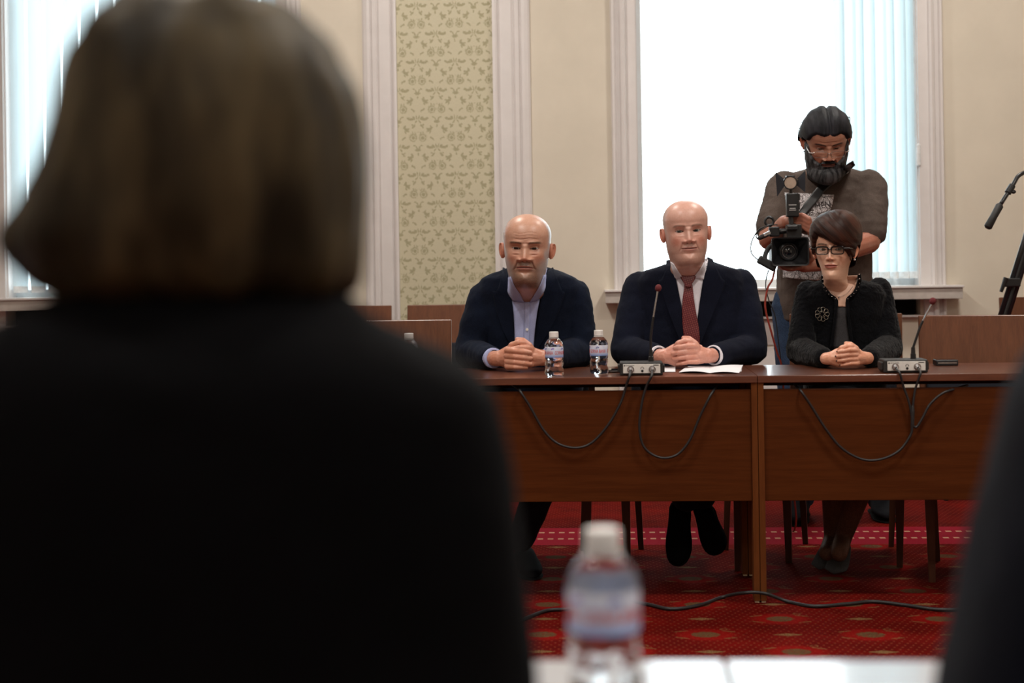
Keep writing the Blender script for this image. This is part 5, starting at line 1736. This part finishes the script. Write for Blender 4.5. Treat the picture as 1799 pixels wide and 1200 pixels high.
tag(obj('card', sheet('c', [(1166, 653.5), (1187, 653.5), (1187, 645), (1166, 645)], '', lambda u, v: .0006), paper), 'small white card lying just right of the left microphone unit', 'card')
def phone(px0, px1, py, label, d=.055, h=.012, y_off=0.0):
    a, b_ = atz(px0, py, TZ), atz(px1, py, TZ)
    root = empty('mobile_phone', ((a.x + b_.x) / 2, a.y + d / 2, TZ), label, 'phone')
    bm = bmesh.new(); box(bm, a.x, b_.x, a.y, a.y + d, TZ + .0005, TZ + h, .0035); obj('case', bm, satin_black, root)
    bm = bmesh.new(); box(bm, a.x + .004, b_.x - .004, a.y + .004, a.y + d - .004, TZ + h - .0002, TZ + h + .0006, .0003); obj('screen', bm, simple('phone_glass', (.006, .006, .009), .05), root)
    bm = bmesh.new(); box(bm, a.x + .006, b_.x - .006, a.y - .0006, a.y + .001, TZ + h * .42, TZ + h * .55); obj('edge_strip', bm, chrome, root)
    return root
phone(1645.5, 1686, 643, 'glossy black phone on the right table beside the microphone unit', .060, .021)
phone(1068, 1092, 655, 'dark phone on the left table between the bottle and the microphone unit', .07, .009)

# ------------------------------------------------------------------ camcorder
Yc = 6.06
cam_r = empty('video_camera', tuple(at(1389, 442, Yc)), 'black professional video camera with round lamp, held by the standing person', 'camera')
hc = at(1389, 442, Yc)
def bx_px(x0, y0, x1, y1, Y0, Y1, mat, name, parent, bev=.003):
    a, b_ = at(x0, y1, Y0), at(x1, y0, Y0)
    bm = bmesh.new(); box(bm, a.x, b_.x, Y0, Y1, a.z, b_.z, bev); return obj(name, bm, mat, parent)
# lens hood: a flared rectangular frame with the lens deep inside
def rect(cx, cz, w, h, y, r=.012, n=6):
    out = []
    for sx, sz, a0 in ((1, 1, 0), (-1, 1, 90), (-1, -1, 180), (1, -1, 270)):
        for k in range(n + 1):
            a = math.radians(a0 + 90 * k / n)
            out.append(Vector((cx + sx * (w - r) + r * math.cos(a), y, cz + sz * (h - r) + r * math.sin(a))))
    return out
bm = bmesh.new()
add_rings(bm, [rect(hc.x, hc.z, .050, .038, Yc + .075, .03), rect(hc.x, hc.z, .066, .050, Yc + .03), rect(hc.x, hc.z, .0755, .058, Yc + .004), rect(hc.x, hc.z, .0755, .058, Yc),
               rect(hc.x, hc.z, .0705, .053, Yc + .001), rect(hc.x, hc.z, .066, .049, Yc + .012), rect(hc.x, hc.z, .040, .036, Yc + .06, .03)], cap=False)
obj('lens_hood', bm, black_plastic, cam_r)
bm = bmesh.new(); lathe_y(bm, hc, [(.075, .036), (.05, .036), (.048, .031), (.06, .030)]); lr = obj('lens_barrel', bm, satin_black, cam_r)
bm = bmesh.new(); ball(bm, hc + Vector((0, .072, 0)), .027, 3, (1, .55, 1)); obj('front_element', bm, simple('coated_glass', (.010, .012, .018), .03, spec=.8), lr, smooth=True)
bm = bmesh.new(); tube(bm, [hc + Vector((.026 * math.cos(a), .050, .026 * math.sin(a))) for a in [2 * math.pi * k / 32 for k in range(32)]], .0012, 6, closed=True); obj('lens_ring', bm, chrome, lr)
bm = bmesh.new(); tube(bm, [hc + Vector((0, .075, 0)), hc + Vector((0, .15, 0))], .045, 30); obj('lens_tube', bm, black_plastic, cam_r)
bm = bmesh.new(); box(bm, hc.x - .055, hc.x + .055, Yc + .14, Yc + .30, hc.z - .055, hc.z + .055, .012); obj('camera_body', bm, black_plastic, cam_r)
bx_px(1383, 394, 1409, 420, Yc + .02, Yc + .20, black_plastic, 'microphone_mount', cam_r)
bm = bmesh.new(); tube(bm, spline([at(1366, 408, Yc + .06), at(1385, 405, Yc + .05), at(1405, 405, Yc + .05), at(1418, 408, Yc + .08)], 10), .011, 12); obj('handle_front', bm, black_plastic, cam_r)
bm = bmesh.new(); tube(bm, [at(1396, 398, Yc + .03), at(1396, 398, Yc + .26)], .013, 12); obj('top_handle', bm, black_plastic, cam_r)
bx_px(1384, 396, 1402, 404, Yc - .0, Yc + .03, satin_black, 'shoe_mount', cam_r)
# battery lamp
lbk = bx_px(1383, 339, 1404, 381, Yc + .01, Yc + .055, black_plastic, 'lamp_battery', cam_r, .004)
for k, (yy, w_) in enumerate(((360, 9), (366, 7), (369, 8))):
    bx_px(1393 - w_ * .75, yy - .8, 1393 + w_ * .75, yy + .8, Yc + .0085, Yc + .0105, paperw, 'battery_print', lbk, 0)
bx_px(1401, 340, 1406, 352, Yc + .015, Yc + .04, satin_black, 'latch', lbk, .002); bx_px(1401, 356, 1406, 368, Yc + .015, Yc + .04, satin_black, 'latch', lbk, .002)
bm = bmesh.new(); tube(bm, [at(1390, 380, Yc + .03), at(1391, 398, Yc + .03)], .010, 12); obj('lamp_stem', bm, satin_black, cam_r)
bm = bmesh.new(); tube(bm, [at(1390, 340, Yc + .03), at(1389.5, 331, Yc + .03)], .007, 12); obj('lamp_neck', bm, satin_black, cam_r)
lc = at(1389, 321, Yc)
bm = bmesh.new(); lathe_y(bm, lc, [(.05, .020), (.03, .027), (-.002, .0285), (-.004, .0275), (-.004, .0245), (.003, .0238)]); lh = obj('lamp_head', bm, satin_black, cam_r)
bm = bmesh.new(); tube(bm, [lc + Vector((0, -.001, 0)), lc + Vector((0, .002, 0))], .0238, 30); obj('lamp_glass', bm, simple('frosted_lamp_glass', (.42, .31, .24), .35), lh)
bx_px(1382, 308, 1397, 311, Yc, Yc + .03, satin_black, 'top_flap', lh, .001)
for q in ([(1363, 303), (1366, 345), (1379, 326), (1376, 313)], [(1415, 300), (1415, 338), (1401, 326), (1402, 313)]):
    bm = bmesh.new(); vs = [bm.verts.new(at(x, y, Yc + (.0 if k > 1 else -.05))) for k, (x, y) in enumerate(q)]; bm.faces.new(vs); me = solid(bm, .0015); obj('barn_door', me, simple('matt_black_flap', (.012, .014, .022), .7), lh)
bm = bmesh.new()
for sx in (-1, 1):
    for k in range(3): ball(bm, lc + Vector((sx * .033, -.002, -.012 + .012 * k)), .0042, 1, (1.2, 1, .6))
obj('cord_knots', bm, simple('yellow_cord', (.42, .40, .10), .7), lh)
# flip-out screen, microphone, cables on the left of the body
bx_px(1418, 389, 1446, 408, Yc + .10, Yc + .125, black_plastic, 'flip_screen', cam_r, .003)
bm = bmesh.new(); tube(bm, [at(1405, 402, Yc + .12), at(1422, 400, Yc + .115)], .008, 10); obj('screen_hinge', bm, satin_black, cam_r)
bm = bmesh.new(); rc = at(1352, 389, Yc + .04); tube(bm, [rc + Vector((.017 * math.cos(a), 0, .017 * math.sin(a))) for a in [2 * math.pi * k / 24 for k in range(24)]], .0055, 8, closed=True); obj('holder_ring', bm, black_plastic, cam_r)
bx_px(1352, 398, 1370, 416, Yc + .03, Yc + .06, black_plastic, 'holder_clamp', cam_r, .005)
bm = bmesh.new(); tube(bm, [at(1331, 420, Yc + .03), at(1335, 418, Yc + .03), at(1343, 414.5, Yc + .03)], [.004, .009, .010], 14); mp_ = obj('plug_boot', bm, rubber, cam_r)
bm = bmesh.new(); tube(bm, [at(1343, 414.5, Yc + .03), at(1354, 409, Yc + .03)], .0100, 14); obj('plug_barrel', bm, chrome, cam_r)
bm = bmesh.new(); tube(bm, spline([at(1331, 420, Yc + .03), at(1329, 412, Yc + .02), at(1338, 401, Yc), at(1352, 396, Yc), at(1366, 395, Yc + .02)], 24), .0025, 8)
tube(bm, spline([at(1352, 396, Yc + .01), at(1334, 403, Yc), at(1321, 425, Yc), at(1321, 445, Yc), at(1336, 460, Yc + .02)], 24), .0022, 8)
obj('thin_cable', bm, cable_m, cam_r)
bm = bmesh.new(); box(bm, -.040, .040, -.018, .018, -.017, .017, .007); pp = at(1348, 463, Yc + .03)
bmesh.ops.transform(bm, matrix=Matrix.Translation(pp) @ Matrix.Rotation(.52, 4, 'Y'), verts=bm.verts); obj('transmitter_pouch', bm, rubber, cam_r)
bm = bmesh.new(); tube(bm, spline([at(1361, 428, Yc + .05), at(1350, 437, Yc + .04), at(1344, 452, Yc + .03), at(1347, 460, Yc + .03)], 12), .010, 10, flat=((0, 1, 0), .25)); obj('wrist_strap', bm, rubber, cam_r)
for (q, nm, mt, lbl) in (([(1362, 472), (1357, 492), (1349, 507), (1345, 540), (1356, 585), (1366, 620), (1375, 655)], 'signal_cable', simple('red_cable', (.30, .035, .02), .5), 'red cable running down from the video camera'),
                    ([(1351, 474), (1347, 488), (1346, 505), (1352, 530), (1362, 555), (1368, 600), (1374, 655)], 'thin_lead', cable_m, 'thin black lead hanging from the video camera')):
    pts = [at(a, b, Yc + .04) for a, b in q]; e = pts[-1]
    pts += [Vector((e.x + .02, e.y + .05, .35)), Vector((e.x + .05, e.y + .1, .006)), Vector((e.x - .1, e.y + .5, .006))]
    cable(nm, pts, .0040 if nm == 'signal_cable' else .0022, mt, lbl)

# ------------------------------------------------------------------ tripod at the right edge
Yt = 7.0
ap = at(1850, 285, Yt)
tr = empty('tripod', (ap.x, Yt, 0), 'black camera tripod at the right edge, its pan handle pointing down left', 'tripod')
d1 = at(1760, 553, Yt) - at(1799, 430, Yt)
foot = ap + d1 * (ap.z / -d1.z); 
def tleg(top, ft, nm='leg'):
    top, ft = Vector(top), Vector(ft); ft.z = .0
    sd = (ft - top).cross(Vector((0, 1, 0))).normalized() * .016
    bm = bmesh.new(); mid = top.lerp(ft, .52)
    for s in (-1, 1): tube(bm, [top + sd * s, mid + sd * s], .0125, 12)
    lg = obj(nm, bm, satin_black, tr, smooth=True)
    bm = bmesh.new(); tube(bm, [top.lerp(ft, .18), ft], .013, 12); obj('inner_tube', bm, black_plastic, lg)
    for t in (.05, .47):
        c = top.lerp(ft, t); bm = bmesh.new(); tube(bm, [c, c.lerp(ft, .045)], .036 if t > .1 else .03, 14, flat=((0, 1, 0), .6)); obj('collar', bm, black_plastic, lg)
    return lg
lg = tleg(ap, foot)
tleg(ap + Vector((.03, 0, 0)), Vector((ap.x + .42, Yt - .1, 0))); tleg(ap + Vector((.01, .03, 0)), Vector((ap.x + .08, Yt + .5, 0)))
cc = at(1778, 497, Yt - .03)
bm = bmesh.new(); box(bm, cc.x - .036, cc.x + .036, cc.y - .02, cc.y + .02, cc.z - .018, cc.z + .022, .005); cl = obj('leg_clamp', bm, black_plastic, lg)
bm = bmesh.new(); tube(bm, [at(1768, 488, Yt - .05), at(1759, 513, Yt - .05)], [.012, .008], 10); obj('clamp_lever', bm, black_plastic, cl)
bm = bmesh.new(); tube(bm, [ap - Vector((0, 0, .06)), ap + Vector((0, 0, .03)), ap + Vector((0, 0, .035)), ap + Vector((0, 0, .12))], [.035, .05, .04, .045], 24); box(bm, ap.x - .05, ap.x + .05, Yt - .08, Yt + .08, ap.z + .11, ap.z + .14, .006); obj('fluid_head', bm, satin_black, tr)
hp_ = [ap + Vector((0, -.02, .03)), at(1812, 299, Yt - .10), at(1798, 304, Yt - .12), at(1788, 311, Yt - .13), at(1780, 325, Yt - .14), at(1757, 361, Yt - .16)]
bm = bmesh.new(); tube(bm, spline(hp_, 24), .0095, 12); ph = obj('pan_handle', bm, satin_black, tr, smooth=True)
bm = bmesh.new(); a, b_ = at(1758, 359, Yt - .16), at(1735, 401, Yt - .18); tube(bm, [a, a.lerp(b_, .06), a.lerp(b_, .5), a.lerp(b_, .95), b_], [.012, .0175, .0165, .0185, .012], 16); obj('grip', bm, rubber, ph, smooth=True)
bm = bmesh.new(); tube(bm, [at(1779, 326, Yt - .14), at(1771, 339, Yt - .15)], .0155, 14); obj('handle_collar', bm, black_plastic, ph)
bm = bmesh.new(); c = at(1781, 337, Yt - .15); tube(bm, [at(1775, 334, Yt - .15), c], .005, 10); ball(bm, c, .012, 2, (1, .6, .8)); obj('collar_knob', bm, black_plastic, ph)
# ------------------------------------------------------------------ foreground: people seen from behind, out of focus
hair_front = hair_mat('brown_bob_hair', (.013, .0098, .0050), (.112, .086, .045), (6, 6, 1.8), .55)  # broad lighter patches painted in for light falling on the brown hair
Yf = .955
def ring_fg(y, xl, xr, Y, hd, p=2.2, n=56): return ring_px(y, xl, xr, Y, hd, p, n)
fw = empty('person', (at(335, 600, Yf).x, Yf, 0), 'person with a brown bob and black jacket, seen from behind, blurred in left foreground', 'person')
bm = bmesh.new()
rows = [(-22, 310, 395, .020), (-16, 280, 430, .040), (0, 235, 478, .062), (29, 190, 527, .082), (60, 165, 562, .092), (100, 143, 592, .100), (150, 128, 614, .105), (216, 112, 634, .108), (292, 88, 644, .108), (362, 56, 644, .106), (400, 28, 642, .104), (425, 22, 641, .102), (460, 40, 638, .098), (495, 70, 630, .090), (520, 95, 618, .075)]
rings = [ring_fg(y, a, b, Yf, d) for y, a, b, d in rows]
add_rings(bm, rings)
me = remesh(bm, .006, 3)
displace(me, lambda c, n: .0045 * noise.noise(Vector((c.x * 60, c.y * 60, c.z * 8))) + .003 * noise.noise(Vector((c.x * 22, c.y * 22, c.z * 5 + 3))))
a_ = me.attributes.new('Strand', 'FLOAT_VECTOR', 'POINT'); a_.data.foreach_set('vector', np.array([(v.co.x * 3, v.co.y * 3, v.co.z * 3) for v in me.vertices]).ravel())
obj('hair', me, hair_front, fw, 'chin-length brown hair')
HPF = dict(skin=(.55, .32, .23), lips=(.4, .1, .08), browc=(.1, .06, .04), wide=.95, neck=.052)
hcen = at(350, 230, Yf)
plf = placer(hcen + Vector((0, .0, -.01)), .84, math.pi, 0, 0, neck_base=(0, -.0, 0))
parts, eyes, I = full_head(HPF, plf)
cb = bmesh.new(); cx_ = at(330, 700, Yf).x
chain(cb, [Vector((cx_, Yf, 1.06)), Vector((cx_, Yf, .85)), Vector((cx_, Yf - .02, .56))], [.05, .10, .11])
for s_ in (-1, 1):
    chain(cb, [Vector((cx_ + s_ * .13, Yf, 1.02)), Vector((cx_ + s_ * .19, Yf + .02, .84)), Vector((cx_ + s_ * .15, Yf + .19, .79))], [.035, .03, .022])
    chain(cb, [Vector((cx_ + s_ * .08, Yf, .54)), Vector((cx_ + s_ * .10, Yf + .38, .52)), Vector((cx_ + s_ * .10, Yf + .40, .10))], [.06, .045, .03])
hb, wr, wl, tips = hand_parts((cx_, 0, 0), .85, 'over')
for v in hb.verts: v.co = Vector((cx_ - (v.co.x - cx_), Yf + .25 - v.co.y, v.co.z + TZ + .004))
parts.append(me_parts(remesh(hb, .004, 4), skin_fn(HPF['skin']))); parts.append(core_parts(cb, HPF['skin']))
fb = obj('body', mesh_from('body', *merge(parts)), SKIN, fw)
eyes_to(fb, eyes)
bm = bmesh.new()
rows = [(492, 150, 575, .060), (525, 95, 612, .075), (562, 20, 640, .092), (582, -40, 676, .102), (602, -90, 725, .110), (626, -130, 782, .116), (656, -160, 835, .120), (702, -180, 872, .122), (800, -205, 898, .125), (1000, -232, 926, .125), (1200, -252, 944, .125)]
rings = [ring_fg(y, a, b, Yf, d, 2.5) for y, a, b, d in rows]
rings.append(ering(Vector((cx_, Yf - .01, .62)), .22, .13, 56, 2.5)); rings.append(ering(Vector((cx_, Yf, .50)), .21, .15, 56, 2.5))
add_rings(bm, rings)
for s_ in (-1, 1): chain(bm, [Vector((cx_ + s_ * .155, Yf + .02, .97)), Vector((cx_ + s_ * .175, Yf + .04, .84)), Vector((cx_ + s_ * .13, Yf + .17, .80))], [.05, .048, .036])
me = remesh(bm, .009, 5); displace(me, wr_fn(.003, 10, 31)); obj('jacket', me, cloth('black_jacket_cloth', (.0034, .0035, .0044), sheen=0, rough=1.0), fw)
kn = [Vector((cx_ - .11, Yf + .38, .53)), Vector((cx_ + .11, Yf + .38, .53))]; an_ = [Vector((cx_ - .11, Yf + .38, .10)), Vector((cx_ + .11, Yf + .38, .10))]
obj('trousers', legs_mesh((cx_, Yf, .555), kn, an_, vox=.014), trouser_m, fw)
for a in an_: obj('shoe', shoe_mesh((a.x, a.y - .06, .004), (a.x, a.y + .19, .004), (0, 0, 1)), shoe_m, fw, smooth=True)

# the sleeve and side of another person at the right edge
Yg = 1.0
cx2 = at(2180, 800, Yg).x
rp = empty('person', (cx2, Yg, 0), 'person in dark navy, blurred at the right edge, only one side in view', 'person')
HPG = dict(skin=(.5, .28, .2), lips=(.35, .12, .1), browc=(.05, .04, .03), crop=(.03, .025, .02), crop_k=1.0)
plg = placer(at(2180, 235, Yg + .02), .98, math.pi, 0, 0)
parts, eyes, I = full_head(HPG, plg)
cb = bmesh.new(); chain(cb, [Vector((cx2, Yg, 1.08)), Vector((cx2, Yg, .85)), Vector((cx2, Yg, .56))], [.06, .12, .12])
for s_ in (-1, 1):
    chain(cb, [Vector((cx2 + s_ * .09, Yg, 1.02)), Vector((cx2 + s_ * .12, Yg + .02, .84)), Vector((cx2 + s_ * .10, Yg + .20, .79))], [.04, .035, .025])
    chain(cb, [Vector((cx2 + s_ * .08, Yg, .54)), Vector((cx2 + s_ * .12, Yg + .40, .52)), Vector((cx2 + s_ * .12, Yg + .42, .10))], [.07, .05, .035])
hb, wr, wl, tips = hand_parts((cx2, 0, 0), .95, 'over')
for v in hb.verts: v.co = Vector((cx2 - (v.co.x - cx2), Yg + .25 - v.co.y, v.co.z + TZ + .004))
parts.append(me_parts(remesh(hb, .004, 4), skin_fn(HPG['skin']))); parts.append(core_parts(cb, HPG['skin']))
gb2 = obj('body', mesh_from('body', *merge(parts)), SKIN, rp); eyes_to(gb2, eyes)
def th_g(X, F, Z): return -.004 + .014 * sst(-.002, .014, np.where(F > .02, Z - .18, np.where(F > -.03, Z - .13, Z - .05)))
obj('hair', shell(HPG, plg, th_g, lambda X, F, Z: np.stack([X, F, Z], -1)), hair_black, rp)
bm = bmesh.new()
rows = [(455, 2085, 2280, .06), (490, 2015, 2350, .085), (530, 1935, 2430, .10), (570, 1873, 2490, .115), (610, 1833, 2530, .125), (650, 1805, 2555, .13), (720, 1777, 2580, .13), (800, 1755, 2600, .13), (880, 1735, 2615, .13), (960, 1717, 2630, .13), (1050, 1697, 2645, .13), (1130, 1677, 2655, .13), (1200, 1657, 2665, .13)]
rings = [ring_fg(y, a, b, Yg, d, 2.5) for y, a, b, d in rows]
rings.append(ering(Vector((cx2, Yg, .70)), .215, .14, 56, 2.5)); rings.append(ering(Vector((cx2, Yg, .50)), .21, .16, 56, 2.5))
add_rings(bm, rings)
for s_ in (-1, 1): chain(bm, [Vector((cx2 + s_ * .10, Yg + .03, .96)), Vector((cx2 + s_ * .11, Yg + .06, .85)), Vector((cx2 + s_ * .09, Yg + .18, .80))], [.05, .05, .038])
me = remesh(bm, .010, 5); displace(me, wr_fn(.003, 10, 41)); obj('jacket', me, cloth('dark_navy_jacket', (.0026, .0034, .0080)), rp)
kn = [Vector((cx2 - .12, Yg + .40, .53)), Vector((cx2 + .12, Yg + .40, .53))]; an_ = [Vector((cx2 - .12, Yg + .40, .10)), Vector((cx2 + .12, Yg + .40, .10))]
obj('trousers', legs_mesh((cx2, Yg, .555), kn, an_, vox=.014), trouser_m, rp)
for a in an_: obj('shoe', shoe_mesh((a.x, a.y - .06, .004), (a.x, a.y + .20, .004), (0, 0, 1)), shoe_m, rp, smooth=True)
